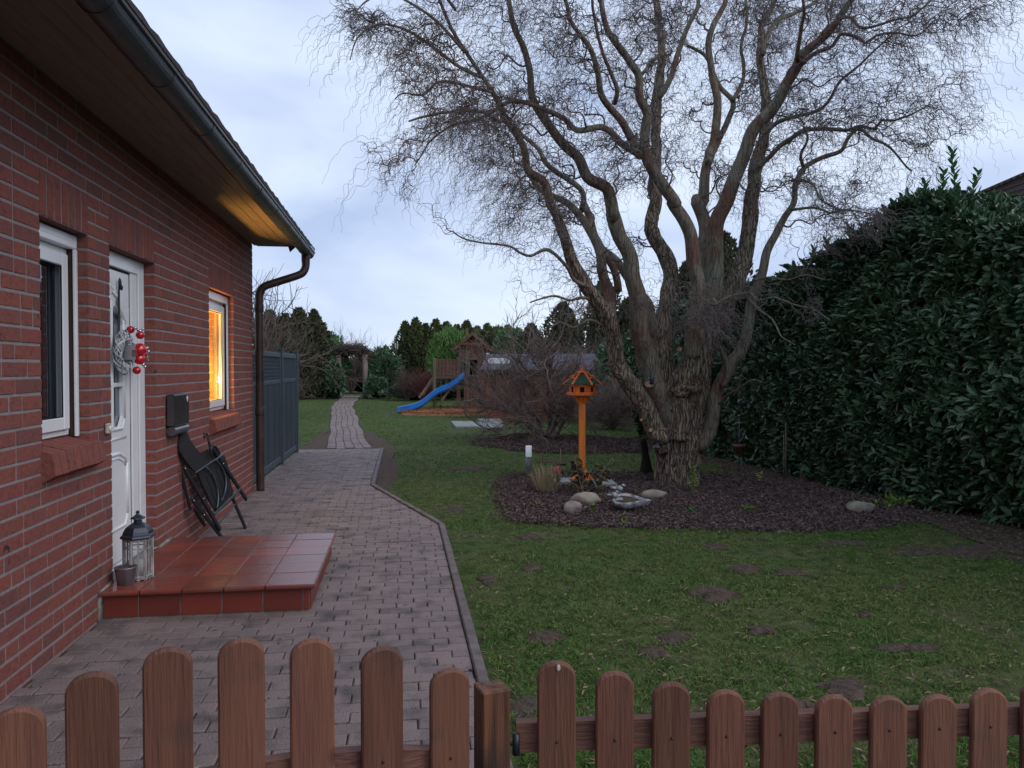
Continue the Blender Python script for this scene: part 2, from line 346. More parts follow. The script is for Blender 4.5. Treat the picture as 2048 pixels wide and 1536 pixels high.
M_gp = mat('fence_panel', (.052, .068, .085), (.038, .05, .064), scale=3, rough=.5, bump=.3, bscale=20, st=(4, 4, .5))
M_gf = mat('fence_frame', (.085, .115, .135), (.06, .085, .10), scale=4, rough=.5, bump=.3, bscale=20, st=(4, 4, .5))
def woodmat(name, c, c2, rough=.6, st=(14, 14, 1.0), dark=None, spec=.3, var=0):
    return mat(name, c, c2, scale=2.2, rough=rough, bump=.55, bscale=9, st=st, cn=(.38, .66), detail=7, dirt=dark, spec=spec, var=var)
M_pick = woodmat('stained_pickets', (.195, .084, .052), (.145, .060, .040), rough=.6, dark=((.09, .058, .045), 9, .58, .82), var=.22)
M_rwood = woodmat('stained_rail', (.20, .09, .06), (.12, .055, .042), st=(1.0, 14, 14), dark=((.09, .06, .05), 6, .55, .8))
M_post = woodmat('stained_post', (.20, .085, .045), (.07, .032, .02), rough=.6, st=(22, 22, 1.2), dark=((.05, .03, .025), 5, .5, .75))
M_brownw = woodmat('play_wood', (.155, .072, .046), (.09, .045, .032), rough=.8)
M_greenw = woodmat('mossy_wood', (.15, .13, .07), (.09, .085, .045), rough=.85)
M_pale = woodmat('pale_wood', (.34, .24, .15), (.24, .16, .1), rough=.8)
M_orange = woodmat('orange_wood', (.80, .19, .04), (.64, .13, .025), rough=.55, st=(9, 9, 1.1))
M_orangep = woodmat('orange_post_wood', (.74, .22, .04), (.6, .155, .025), rough=.55, st=(9, 9, .8))
M_shing = mat('green_shingles', (.045, .085, .055), (.025, .05, .033), scale=40, rough=.9, bump=.8, bscale=120)
M_blue = mat('blue_slide', (.025, .22, .70), (.02, .17, .58), scale=2, rough=.35, spec=.5)
M_shed = woodmat('shed_wood', (.24, .085, .045), (.14, .05, .03), rough=.8)
M_felt = mat('roof_felt', (.085, .09, .115), (.06, .064, .085), scale=4, rough=.8)
M_sand = mat('orange_bark', (.42, .20, .085), (.25, .115, .05), scale=40, rough=.95, bump=2, bscale=90)
M_stone = mat('boulder', (.36, .31, .24), (.20, .18, .15), scale=6, rough=.85, bump=1, bscale=18, dirt=((.13, .15, .06), 5, .55, .75))
M_stonep = mat('pink_boulder', (.34, .27, .25), (.22, .175, .165), scale=7, rough=.85, bump=1, bscale=18)
M_slab = mat('grey_slab', (.27, .29, .27), (.19, .2, .19), scale=12, rough=.85, bump=.6, bscale=60)
M_conc = mat('cast_stone', (.42, .42, .43), (.13, .13, .13), scale=22, rough=.85, bump=1, bscale=60, cn=(.4, .62))
M_opal = mat('opal_plastic', (.80, .82, .84), rough=.35); M_opal.node_tree.nodes['Principled BSDF'].inputs['Emission Color'].default_value = (.75, .86, 1, 1); M_opal.node_tree.nodes['Principled BSDF'].inputs['Emission Strength'].default_value = .22; M_grey = mat('grey_metal', (.17, .18, .20), (.13, .14, .155), rough=.5, metal=.3)
def barkmat(name, c_hi, c_lo, c_crack, moss, vs, bumpd, crack=.16, spec=.15, patch=None):
    m = bpy.data.materials.new(name); m.use_nodes = True; nt = m.node_tree; N = nt.nodes; L = nt.links; b = N['Principled BSDF']; b.inputs['Roughness'].default_value = .88; b.inputs['Specular IOR Level'].default_value = spec
    tc = N.new('ShaderNodeTexCoord'); mp = N.new('ShaderNodeMapping'); mp.inputs['Scale'].default_value = (vs, vs, vs*.10); nz = N.new('ShaderNodeTexNoise'); nz.inputs['Scale'].default_value = 3.0; nz.inputs['Detail'].default_value = 5
    L.new(tc.outputs['Object'], nz.inputs['Vector']); av = N.new('ShaderNodeVectorMath'); av.operation = 'MULTIPLY_ADD'; av.inputs[1].default_value = (.16, .16, .5); L.new(nz.outputs['Color'], av.inputs[0]); L.new(tc.outputs['Object'], av.inputs[2]); L.new(av.outputs[0], mp.inputs[0])
    vo = N.new('ShaderNodeTexVoronoi'); vo.feature = 'DISTANCE_TO_EDGE'; vo.inputs['Scale'].default_value = 1.0; L.new(mp.outputs[0], vo.inputs['Vector'])
    cr = N.new('ShaderNodeMapRange'); cr.inputs['From Max'].default_value = crack; L.new(vo.outputs['Distance'], cr.inputs['Value'])
    n2 = N.new('ShaderNodeTexNoise'); n2.inputs['Scale'].default_value = 9; n2.inputs['Detail'].default_value = 8; L.new(av.outputs[0], n2.inputs['Vector'])
    m1 = N.new('ShaderNodeMix'); m1.data_type = 'RGBA'; m1.inputs['A'].default_value = (*c_lo, 1); m1.inputs['B'].default_value = (*c_hi, 1); r1 = N.new('ShaderNodeMapRange'); r1.inputs['From Min'].default_value = .35; r1.inputs['From Max'].default_value = .65; L.new(n2.outputs['Fac'], r1.inputs['Value']); L.new(r1.outputs[0], m1.inputs['Factor'])
    n3 = N.new('ShaderNodeTexNoise'); n3.inputs['Scale'].default_value = 2.1; n3.inputs['Detail'].default_value = 6; L.new(tc.outputs['Object'], n3.inputs['Vector']); r3 = N.new('ShaderNodeMapRange'); r3.inputs['From Min'].default_value = .47; r3.inputs['From Max'].default_value = .66; r3.inputs['To Max'].default_value = .8; L.new(n3.outputs['Fac'], r3.inputs['Value'])
    m2 = N.new('ShaderNodeMix'); m2.data_type = 'RGBA'; m2.inputs['B'].default_value = (*moss, 1); L.new(m1.outputs['Result'], m2.inputs['A']); L.new(r3.outputs[0], m2.inputs['Factor']); o = m2.outputs['Result']
    if patch:
        n4 = N.new('ShaderNodeTexNoise'); n4.inputs['Scale'].default_value = 1.5; n4.inputs['Detail'].default_value = 7; n4.inputs['Roughness'].default_value = .65; L.new(av.outputs[0], n4.inputs['Vector']); r4 = N.new('ShaderNodeMapRange'); r4.inputs['From Min'].default_value = .50; r4.inputs['From Max'].default_value = .58; r4.inputs['To Max'].default_value = .85; L.new(n4.outputs['Fac'], r4.inputs['Value'])
        m4 = N.new('ShaderNodeMix'); m4.data_type = 'RGBA'; m4.inputs['B'].default_value = (*patch, 1); L.new(o, m4.inputs['A']); L.new(r4.outputs[0], m4.inputs['Factor']); o = m4.outputs['Result']
    m3 = N.new('ShaderNodeMix'); m3.data_type = 'RGBA'; m3.inputs['A'].default_value = (*c_crack, 1); L.new(cr.outputs[0], m3.inputs['Factor']); L.new(o, m3.inputs['B']); L.new(m3.outputs['Result'], b.inputs['Base Color'])
    ad = N.new('ShaderNodeMath'); ad.operation = 'MULTIPLY_ADD'; ad.inputs[1].default_value = .5; L.new(n2.outputs['Fac'], ad.inputs[0]); L.new(cr.outputs[0], ad.inputs[2])
    bp = N.new('ShaderNodeBump'); bp.inputs['Strength'].default_value = 1; bp.inputs['Distance'].default_value = bumpd; L.new(ad.outputs[0], bp.inputs['Height']); L.new(bp.outputs[0], b.inputs['Normal']); MATS[name] = m; return m
M_bark = barkmat('willow_bark', (.30, .245, .19), (.17, .125, .098), (.095, .062, .05), (.20, .205, .135), 27, .02, .13)
M_limb = barkmat('willow_limb_bark', (.22, .195, .15), (.145, .118, .09), (.10, .074, .06), (.19, .215, .155), 20, .008, .06, .2, patch=(.165, .085, .062))
M_twig = mat('willow_twigs', (.19, .172, .168), (.12, .088, .088), scale=3, rough=.8, attr=True, spec=.2)
M_cut = mat('cut_wood', (.42, .26, .16), (.28, .17, .10), scale=12, rough=.8)
M_shrub = mat('shrub_twigs', (.25, .185, .165), (.13, .10, .085), scale=2, rough=.85, attr=True, spec=.15)
M_red = mat('red_twigs', (.16, .04, .04), (.09, .03, .028), scale=2, rough=.85, attr=True)
M_tw2 = mat('grey_twigs', (.16, .12, .10), (.09, .07, .055), scale=2, rough=.85, attr=True)
M_laurel = mat('laurel_leaves', (.040, .090, .048), (.090, .165, .072), scale=.8, rough=.38, attr=True, spec=.6)
M_laurelb = mat('bright_laurel_leaves', (.040, .120, .042), (.10, .22, .075), scale=1, rough=.45, attr=True, spec=.35)
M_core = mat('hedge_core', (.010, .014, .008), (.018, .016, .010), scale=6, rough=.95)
M_thuja = mat('thuja_foliage', (.055, .085, .030), (.12, .125, .045), scale=1.5, rough=.85, attr=True, spec=.15)
M_thujad = mat('dark_thuja_foliage', (.042, .062, .030), (.10, .088, .048), scale=1.5, rough=.85, attr=True, spec=.15)
M_bamb = mat('pale_green_leaves', (.09, .20, .045), (.15, .26, .07), scale=1.5, rough=.7, attr=True)
M_hyd = mat('withered_leaves', (.09, .10, .035), (.055, .022, .018), scale=6, rough=.7, attr=True)
M_straw = mat('dry_grass', (.46, .38, .24), (.24, .20, .10), scale=6, rough=.85, attr=True)
M_pink = mat('pink_petals', (.60, .14, .20), (.45, .09, .14), scale=30, rough=.7)
M_yel = mat('yellow_petals', (.62, .50, .10), (.45, .36, .08), scale=30, rough=.7)
M_fresh = mat('fresh_leaves', (.09, .20, .04), (.22, .24, .06), scale=6, rough=.6, attr=True)
M_redball = mat('red_bauble', (.62, .01, .018), (.5, .008, .012), rough=.14, spec=.6, coat=.6)
M_silver = mat('silver_bead', (.75, .76, .8), rough=.15, metal=.95)
M_ribbon = mat('grey_ribbon', (.22, .20, .21), (.17, .155, .165), scale=30, rough=.6)
M_dribbon = mat('dark_ribbon', (.035, .030, .045), rough=.5)
M_wick = mat('white_wicker', (.62, .63, .65), (.40, .41, .44), scale=40, rough=.7)
M_ngb = mat('neighbour_tiles', (.045, .032, .030), (.03, .024, .024), scale=14, rough=.75, bump=1, bscale=30)
M_render = mat('pale_render', (.5, .48, .45), rough=.85)
M_rope = mat('green_rope', (.03, .08, .06), rough=.8)
def brickmat():
    m = bpy.data.materials.new('red_brick'); m.use_nodes = True; nt = m.node_tree; N = nt.nodes; L = nt.links; b = N['Principled BSDF']; b.inputs['Roughness'].default_value = .82; b.inputs['Specular IOR Level'].default_value = .25
    a = N.new('ShaderNodeAttribute'); a.attribute_name = 'rnd'; cr = N.new('ShaderNodeValToRGB'); E = cr.color_ramp.elements
    E[0].position = 0; E[0].color = (.212, .074, .059, 1); E[1].position = 1; E[1].color = (.17, .068, .058, 1)
    for p, c in ((.3, (.250, .080, .058, 1)), (.55, (.212, .080, .064, 1)), (.75, (.236, .072, .059, 1)), (.9, (.180, .072, .061, 1))): q = E.new(p); q.color = c
    L.new(a.outputs['Fac'], cr.inputs['Fac'])
    tc = N.new('ShaderNodeTexCoord'); nz = N.new('ShaderNodeTexNoise'); nz.inputs['Scale'].default_value = 26; nz.inputs['Detail'].default_value = 6; L.new(tc.outputs['Object'], nz.inputs['Vector'])
    r = N.new('ShaderNodeMapRange'); r.inputs['From Min'].default_value = .5; r.inputs['From Max'].default_value = .75; r.inputs['To Max'].default_value = .75; L.new(nz.outputs['Fac'], r.inputs['Value'])
    mx = N.new('ShaderNodeMix'); mx.data_type = 'RGBA'; mx.inputs['B'].default_value = (.12, .045, .038, 1); L.new(cr.outputs['Color'], mx.inputs['A']); L.new(r.outputs[0], mx.inputs['Factor'])
    v = N.new('ShaderNodeTexNoise'); v.inputs['Scale'].default_value = 7; v.inputs['Detail'].default_value = 8; v.inputs['Distortion'].default_value = 2; L.new(tc.outputs['Object'], v.inputs['Vector'])
    r2 = N.new('ShaderNodeMapRange'); r2.inputs['From Min'].default_value = .68; r2.inputs['From Max'].default_value = .73; L.new(v.outputs['Fac'], r2.inputs['Value'])
    m2 = N.new('ShaderNodeMix'); m2.data_type = 'RGBA'; m2.inputs['B'].default_value = (.045, .03, .03, 1); L.new(mx.outputs['Result'], m2.inputs['A']); L.new(r2.outputs[0], m2.inputs['Factor'])
    lt = N.new('ShaderNodeMath'); lt.operation = 'LESS_THAN'; lt.inputs[1].default_value = -.5; L.new(a.outputs['Fac'], lt.inputs[0])
    mo = N.new('ShaderNodeMix'); mo.data_type = 'RGBA'; mo.inputs['A'].default_value = (.30, .27, .265, 1); mo.inputs['B'].default_value = (.22, .195, .195, 1); L.new(nz.outputs['Fac'], mo.inputs['Factor'])
    m3 = N.new('ShaderNodeMix'); m3.data_type = 'RGBA'; L.new(lt.outputs[0], m3.inputs['Factor']); L.new(m2.outputs['Result'], m3.inputs['A']); L.new(mo.outputs['Result'], m3.inputs['B'])
    L.new(m3.outputs['Result'], b.inputs['Base Color'])
    n2 = N.new('ShaderNodeTexNoise'); n2.inputs['Scale'].default_value = 45; n2.inputs['Detail'].default_value = 8; L.new(tc.outputs['Object'], n2.inputs['Vector'])
    bp = N.new('ShaderNodeBump'); bp.inputs['Strength'].default_value = .9; bp.inputs['Distance'].default_value = .007; L.new(n2.outputs['Fac'], bp.inputs['Height']); L.new(bp.outputs[0], b.inputs['Normal'])
    return m
M_brick = brickmat()

# ---------------------------------------------------------------- the ground
PAVL, PAVW = -1.95, -1.84
def xr(y): return float(np.interp(y, [0, 3.8, 7.6, 10.29, 14.95], [.39, .389, .38, -.395, -.385]))
PAV = [(-1.84, -3), (.46, -3), (.46, 3.8), (.45, 7.65), (-.32, 10.3), (-.31, 15.0), (-1.97, 15.05), (-1.97, 9.9)]
me = MB(); G = 400
me.add([(-G, -60, -.02), (G, -60, -.02), (G, G, -.02), (-G, G, -.02)], [(0, 1, 2, 3)]); tag(me.build('lawn', M_grass), kind='structure')
# pavers laid in stretcher rows across the way; joints show between them
jb = MB(); jb.add([(-1.84, -1, -.012), (.34, -1, -.012), (.34, 3.8, -.012), (.33, 7.58, -.012), (-.44, 10.27, -.012), (-.43, 14.95, -.012), (-1.96, 14.95, -.012), (-1.96, 9.95, -.012), (-1.84, 9.95, -.012)], [tuple(range(9))])
tag(jb.build('pavement_bed', M_joint), kind='structure')
pv = MB(); rr = random.Random(3); y = .6; row = 0
while y < 14.95:
    h = .1; x0 = (PAVW if y < 9.95 else PAVL)+.004; x = x0-(.1 if row % 2 else 0)+rr.uniform(-.015, .015)
    yy0, yy1 = y+.003, min(y+h-.003, 14.95)
    while x < xr(y)-.045:
        L = .2; a, b = max(x+.003, x0), min(x+L-.003, 9)
        lim0, lim1 = xr(yy0)-.035, xr(yy1)-.035
        if b-a > .03 and a < min(lim0, lim1):
            jz = [rr.uniform(-.003, .002) for _ in range(3)]; dx = rr.uniform(-.002, .002); dy = rr.uniform(-.002, .002); c = .006
            Q = [(a+dx, yy0+dy), (min(b+dx, lim0), yy0+dy), (min(b+dx, lim1), yy1+dy), (a+dx, yy1+dy)]
            zt = [jz[0], jz[0]+jz[1]*.5, jz[0]+jz[1]*.5+jz[2]*.5, jz[0]+jz[2]*.5]
            I = [(Q[0][0]+c, Q[0][1]+c), (Q[1][0]-c, Q[1][1]+c), (Q[2][0]-c, Q[2][1]-c), (Q[3][0]+c, Q[3][1]-c)]
            vs = [(*q, -.02) for q in Q]+[(q[0], q[1], z-.004) for q, z in zip(Q, zt)]+[(q[0], q[1], z) for q, z in zip(I, zt)]
            pv.add(vs, [(0, 1, 5, 4), (1, 2, 6, 5), (2, 3, 7, 6), (3, 0, 4, 7), (4, 5, 9, 8), (5, 6, 10, 9), (6, 7, 11, 10), (7, 4, 8, 11), (8, 9, 10, 11)], rr.random()**1.3)
        x += L
    y += h; row += 1
tag(pv.build('pavement', M_paver), kind='structure')
kb = MB(); ys = [(.39, 0.6), (.389, 3.8), (.38, 7.6), (-.395, 10.29), (-.385, 14.95)]
for (xa, ya), (xb, yb) in zip(ys[:-1], ys[1:]):
    n = max(1, round(math.hypot(xb-xa, yb-ya)/.5))
    for i in range(n):
        p = (xa+(xb-xa)*i/n, ya+(yb-ya)*i/n, -.045+rr.uniform(-.003, .003)); q = (xa+(xb-xa)*(i+1)/n, ya+(yb-ya)*(i+1)/n, -.045+rr.uniform(-.003, .003)); d = np.array(q)-np.array(p); d = d/np.linalg.norm(d)*.003
        kb.bar(np.array(p)+d, np.array(q)-d, .058, .12, bev=.008)
tag(kb.build('kerb', M_kerb), kind='structure')
# winding path: five columns of wavy pavers
PL = [(-1.44, 15.0), (-1.52, 16.2), (-1.65, 17.9), (-1.99, 22.0), (-2.43, 27.1), (-2.82, 31.7), (-3.02, 36.9), (-3.2, 44)]
PR = [(-.60, 15.0), (-.72, 16.2), (-.86, 17.8), (-1.2, 22.0), (-1.62, 27.1), (-2.02, 31.6), (-2.12, 37.3), (-2.36, 44)]
def pside(P, y):
    Y = [p[1] for p in P]; return float(np.interp(y, Y, [p[0] for p in P]))
pp = MB(); nc = 5
def ppt(u, y):
    l, r = pside(PL, y), pside(PR, y); wv = .016*math.sin(y*1.35+1)+.05*mn.noise(Vector((y*.45, u*.6, 0)))
    return l+(r-l)*u+wv
for c in range(nc):
    y = 15.0+(.12 if c % 2 else 0)-.1
    while y < 43:
        L = .24; y0, y1 = y+.0015, y+L-.0015; jz = rr.uniform(-.001, .001)
        u0, u1 = c/nc+.009, (c+1)/nc-.009; ym = (y0+y1)/2
        vs = [(ppt(u0, y0), y0, jz), (ppt(u1, y0), y0, jz), (ppt(u1, ym), ym, jz), (ppt(u1, y1), y1, jz), (ppt(u0, y1), y1, jz), (ppt(u0, ym), ym, jz)]
        if y0 > 14.96: pp.add([(v[0], v[1], -.015) for v in vs]+vs, [(6, 7, 8, 9, 10, 11)]+[(i, (i+1) % 6, 6+(i+1) % 6, 6+i) for i in range(6)], rr.random())
        y += L
tag(pp.build('path', M_paver2), kind='structure')
pb = MB(); Y = np.arange(15.0, 43.5, .5)
pb.add([(pside(PL, y)-.02+.05*mn.noise(Vector((y*.8, 0, 0))), y, -.013) for y in Y]+[(pside(PR, y)+.02+.05*mn.noise(Vector((y*.8, 5, 0))), y, -.013) for y in Y], [(i, len(Y)+i, len(Y)+i+1, i+1) for i in range(len(Y)-1)])
tag(pb.build('path_bed', M_joint), kind='structure')
# planting beds, bare soil
BED1 = curvepoly([(1.42, 10.6), (1.17, 8.9), (1.18, 7.75), (1.6, 7.47), (2.15, 7.27), (2.86, 7.12), (3.77, 6.9), (4.7, 7.0), (5.4, 7.6), (5.5, 8.6), (5.1, 9.6), (4.6, 10.5), (3.2, 10.85), (2.15, 11.1)], 8, .05, 1)
BED2 = curvepoly([(1.43, 15.8), (2.12, 16.8), (3.3, 17.1), (4.3, 16.5), (4.96, 15.3), (4.5, 13.95), (3.56, 13.65), (2.66, 13.8), (1.86, 14.7)], 8, .08, 2)
sheet('mulch_bed', BED1, -.016, M_mulch, hgt=.018, n=7, lump=.02); sheet('mulch_bed', BED2, -.016, M_mulch, hgt=.03, n=6, lump=.02)
SOIL = []
def soil(cx, cy, rx, ry, h=.03, seed=0, rot=0):
    r_ = random.Random(seed); P = []
    for k in range(26):
        t = 2*PI*k/26; s = 1+.9*mn.noise(Vector((math.cos(t)*1.6, math.sin(t)*1.6, seed*3.3)))+r_.uniform(-.07, .07); x, y_ = rx*s*math.cos(t), ry*s*math.sin(t)
        P.append((cx+x*math.cos(rot)-y_*math.sin(rot), cy+x*math.sin(rot)+y_*math.cos(rot)))
    SOIL.append(P); sheet('soil', P, -.016, M_soil, hgt=h, n=5, lump=.02, ff=.6)
for i, (x, y, a, b, h) in enumerate([(1.19, 7.0, .17, .12, .03), (2.70, 6.38, .16, .13, .03), (2.62, 5.63, .17, .13, .035), (2.13, 5.03, .24, .17, .05), (2.93, 5.5, .16, .1, .03), (4.7, 5.95, .75, .28, .01), (5.4, 5.7, .6, .5, .01), (1.56, 4.25, .16, .1, .03), (1.37, 4.04, .12, .1, .02), (2.80, 3.92, .22, .10, .03),
        (.80, 4.37, .13, .14, .02), (2.16, 3.46, .2, .12, .03), (1.80, 3.28, .10, .09, .05), (1.03, 11.9, .35, .3, .03), (2.53, 12.6, .4, .2, .03), (.62, 5.6, .10, .22, .01), (.60, 8.5, .10, .28, .012), (2.1, 4.3, .12, .08, .02), (3.5, 5.0, .16, .08, .02), (2.9, 4.5, .1, .09, .02), (1.0, 5.9, .12, .1, .02), (3.9, 6.35, .35, .12, .01), (.58, 3.5, .1, .2, .01)]):
    soil(x, y, a*.76, b*.8, h*.8, i)
for P in ([(-1.97, 15.05), (-1.5, 15.0), (-1.55, 16.5), (-1.7, 18.5), (-1.86, 20), (-1.95, 18.4), (-1.85, 16.6), (-1.95, 15.6)], [(-.6, 15.05), (-.2, 14.9), (-.25, 15.8), (-.45, 17.3), (-.85, 19.5), (-.9, 18.5), (-.75, 16.5)], [(-.36, 10.3), (-.2, 10.0), (-.05, 11.5), (-.12, 13.2), (-.16, 14.9), (-.36, 14.95)]):
    P = curvepoly(P, 4, .03, 5); SOIL.append(P); sheet('soil', P, -.017, M_soil, hgt=.008, n=3, lump=.008)
HS = curvepoly([(6.6, 4.2), (5.2, 5.4), (5.15, 6.5), (5.25, 7.3), (5.3, 8.2), (5.1, 9.6), (4.95, 11.2), (4.9, 13.5), (5.2, 16.5), (7, 17), (7, 10)], 6, .05, 6); SOIL.append(HS); sheet('soil', HS, -.018, M_soil, hgt=.006, n=3, lump=.008)
# ---------------------------------------------------------------- the brick house
WX = -1.84; CY = 9.95; MOD = 1/12; SOF = 3.075
house = thing('brick_house', 'red brick bungalow with dark gutter, white door and lit far window', 'house', (-1.84, 9.95, 0))
OPEN = [(4.27, 4.89, 12, 28), (5.22, 6.13, 0, 28), (7.76, 8.86, 11, 28)]     # y0, y1, first course, last course
bk = MB()
def brick(fn, u0, u1, v0, v1, r=None, d=.0042, bs=.0025):
    j = lambda s=.0012: random.uniform(-s, s); dd = d+j(.0015)
    o = [(u0+j(), v0+j()), (u1+j(), v0+j()), (u1+j(), v1+j()), (u0+j(), v1+j())]; c = [(bs, bs), (-bs, bs), (-bs, -bs), (bs, -bs)]
    vs = [fn(a, b, 0) for a, b in o]+[fn(a+p, b+q, dd+j(.0008)) for (a, b), (p, q) in zip(o, c)]
    bk.add(vs, [(4, 5, 6, 7), (0, 1, 5, 4), (1, 2, 6, 5), (2, 3, 7, 6), (3, 0, 4, 7)], random.random() if r is None else r)
def rowseg(fn, a, b, v0, v1, start):
    u = a; L = start
    while u < b-.02:
        e = min(u+L, b)
        if b-e < .05: e = b
        brick(fn, u+(.0065 if u > a else 0), e-(.0065 if e < b else 0), v0, v1); u = e
        L = .125 if random.random() < .22 else .25
fx = lambda u, v, d: (WX+d-.005, u, v)
for k in range(-1, 37):
    v0, v1 = k*MOD+.0072, (k+1)*MOD-.0072
    segs = [(-3.0, CY)]
    for a, b, k0, k1 in OPEN:
        if k0 <= k < k1+3:
            segs = [s for q in segs for s in ([(q[0], a), (b, q[1])] if q[0] < a < q[1] else [q])]
    for a, b in segs: rowseg(fx, a, b, v0, v1, [.25, .125][k % 2] if random.random() < .7 else .19)
for a, b, k0, k1 in OPEN:                                   # soldier courses, reveals
    n = round((b-a)/.0833); wd = (b-a)/n
    for i in range(n): brick(fx, a+i*wd+.0065, a+(i+1)*wd-.0065, 28*MOD+.0065, 31*MOD-.0065)
    for k in range(k0, 28):
        v0, v1 = k*MOD+.0072, (k+1)*MOD-.0072
        brick(lambda u, v, d, b=b: (u, b-d+.0, v), -1.955, WX-.001, v0, v1)
        brick(lambda u, v, d, a=a: (WX-.115+(WX-u)-.001+.0, a+d, v), WX+.0, WX+.114-.115+.113, v0, v1) if False else None
        brick(lambda u, v, d, a=a: (-1.955+(WX-.001-u), a+d, v), -1.955, WX-.001, v0, v1)
    brick(lambda u, v, d: (v, u, 28*MOD+.002-d), a, b, -1.955, WX-.002)
# the mortar core round the openings, set 5 mm back
def core(x0, x1, y0, y1, z0, z1): bk.box((x0, y0, z0), (x1, y1, z1), 0, -1)
yp = -3.0
for a, b, k0, k1 in OPEN:
    core(-2.14, WX-.005, yp, a-.001, -.1, SOF+.1); core(-2.14, WX-.005, a-.001, b+.001, 28*MOD+.004, SOF+.1)
    if k0*MOD > .01: core(-2.14, WX-.005, a-.001, b+.001, -.1, k0*MOD)
    else: core(-2.14, WX-.005, a-.001, b+.001, -.1, .17)
    yp = b+.001
core(-2.14, WX-.005, yp, CY-.004, -.1, SOF+.1)
core(-9.8, -2.14, CY-.3, CY-.004, -.1, SOF+.1); core(-9.8, -9.5, -3, CY-.3, -.1, SOF+.1); core(-9.5, -2.14, -3, -2.7, -.1, SOF+.1)
for k in range(0, 37):
    rowseg(lambda u, v, d: (u, CY+d-.005, v), -5.5, WX, k*MOD+.0072, (k+1)*MOD-.0072, [.115, .25][k % 2])
bk.prism([(-1.9, CY-.05, SOF+.1), (-5.82, CY-.05, SOF+.1+2.7), (-9.74, CY-.05, SOF+.1)], (0, -.2, 0), .4)
bk.build('wall', M_brick, house)
tr = MB(); tr.box((-9.5, -2.7, SOF-.15), (-2.14, CY-.3, SOF-.1)); tr.box((-9.5, -2.7, -.05), (-2.14, CY-.3, .1)); tr.box((-9.5, 6.9, .1), (-2.14, 7.0, SOF-.15)); tr.build('interior', M_dark, house)
# sloping tiled roof with overlapping courses, soffit and gutter
rf = MB(); a_ = math.radians(35); ex, ez = -1.155, SOF+.045; ny = 116; y0r, y1r = -3.1, 10.62
ncou = 14
for sgn, xe in ((1, ex), (-1, -10.475)):
    V = []; F = []
    for c in range(ncou):
        for kk, (s, lift) in enumerate(((c*.34, .018), (c*.34+.36, .002))):
            for j in range(ny):
                y_ = y0r+(y1r-y0r)*j/(ny-1); ph = (y_/.30)*2*PI; wv = .006*math.sin(ph)+.008*max(0, math.sin(ph+1.2))**6
                V.append((xe-sgn*s*math.cos(a_)*1.0-sgn*-wv*math.sin(a_)*0, y_, ez+s*math.sin(a_)+lift+wv))
        b = c*2*ny; F += [((b+j, b+ny+j, b+ny+j+1, b+j+1) if sgn < 0 else (b+j, b+j+1, b+ny+j+1, b+ny+j)) for j in range(ny-1)]
        F += [(b+j, b+j+1, b-ny+j+1, b-ny+j) for j in range(ny-1)] if c else []
    rf.add(V, F, .5)
    for j in range(0, ny-1): rf.add([(xe, V[j][1], ez-.012), (xe, V[j+1][1], ez-.012), V[j+1], V[j]], [(0, 1, 2, 3)], .5)
rf.box((-5.95, y0r, ez+14*.34*math.sin(a_)-.06), (-5.69, y1r, ez+14*.34*math.sin(a_)+.09), .03)
# roof deck under the tiles
rf.prism([(ex+.0, y0r, ez-.02), (ex, y0r, ez-.05), (-5.82, y0r, ez+2.65*1.22-.17), (-10.475, y0r, ez-.05), (-10.475, y0r, ez-.02), (-5.82, y0r, ez+2.65*1.22-.12)], (0, y1r-y0r-.02, 0), .3)
rf.build('roof', M_tile, house)
sf = MB()
for i in range(5): sf.box((-1.835+i*.101, -3, SOF), (-1.835+(i+1)*.101-.0015, 10.02, SOF+.022), .004)
sf.box((-1.83, -3, SOF+.016), (-1.34, 10.0, SOF+.03)); sf.box((-1.338, -3, SOF-.006), (-1.316, 10.06, SOF+.06), .002)
for x_, y_ in ((-1.60, 5.95), (-1.44, 8.9)): sf.box((x_, y_, SOF-.003), (x_+.004, y_+.07, SOF), 0)
sf.build('soffit', M_soff, house)
be = MB(); be.prism([(-1.80, 10.024, SOF-.003), (-1.42, 10.024, SOF-.003), (-1.40, 10.024, SOF-.07), (-1.34, 10.024, SOF-.015), (-1.31, 10.024, SOF+.07), (-1.80, 10.024, SOF+.35)], (0, .03, 0)); be.build('barge_board', M_brownw, house)
gt = MB(); gcx, gcz, gr = -1.238, SOF-.002, .077
ring = [(gcx+gr*math.cos(t), gcz+gr*math.sin(t)) for t in np.linspace(PI, 2*PI, 15)]; rin = [(gcx+(gr-.004)*math.cos(t), gcz+(gr-.004)*math.sin(t)) for t in np.linspace(2*PI, PI, 15)]
gt.prism([(x, -3.05, z) for x, z in ring+rin], (0, 13.65, 0)); gt.f = gt.f
gt.tube([(gcx+gr+.004, -3.05, gcz+.004), (gcx+gr+.004, 10.6, gcz+.004)], .009, 8)
gt.prism([(x, 10.602, z) for x, z in ring], (0, .006, 0))
gt.build('gutter', M_gut, house)
for i in range(16):
    g = MB(); y_ = -2.5+i*.84; R2 = gr+.003
    g.prism([(gcx+R2*math.cos(t), y_, gcz+R2*math.sin(t)) for t in np.linspace(PI*.98, 2.02*PI, 15)]+[(gcx+(R2-.0035)*math.cos(t), y_, gcz+(R2-.0035)*math.sin(t)) for t in np.linspace(2.02*PI, PI*.98, 15)], (0, .032, 0))
    g.bar((gcx+gr+.008, y_+.016, gcz+.008), (gcx+.03, y_+.016, gcz+.07), .03, .004, bev=.001)
    g.build('gutter_bracket', M_gut, house)
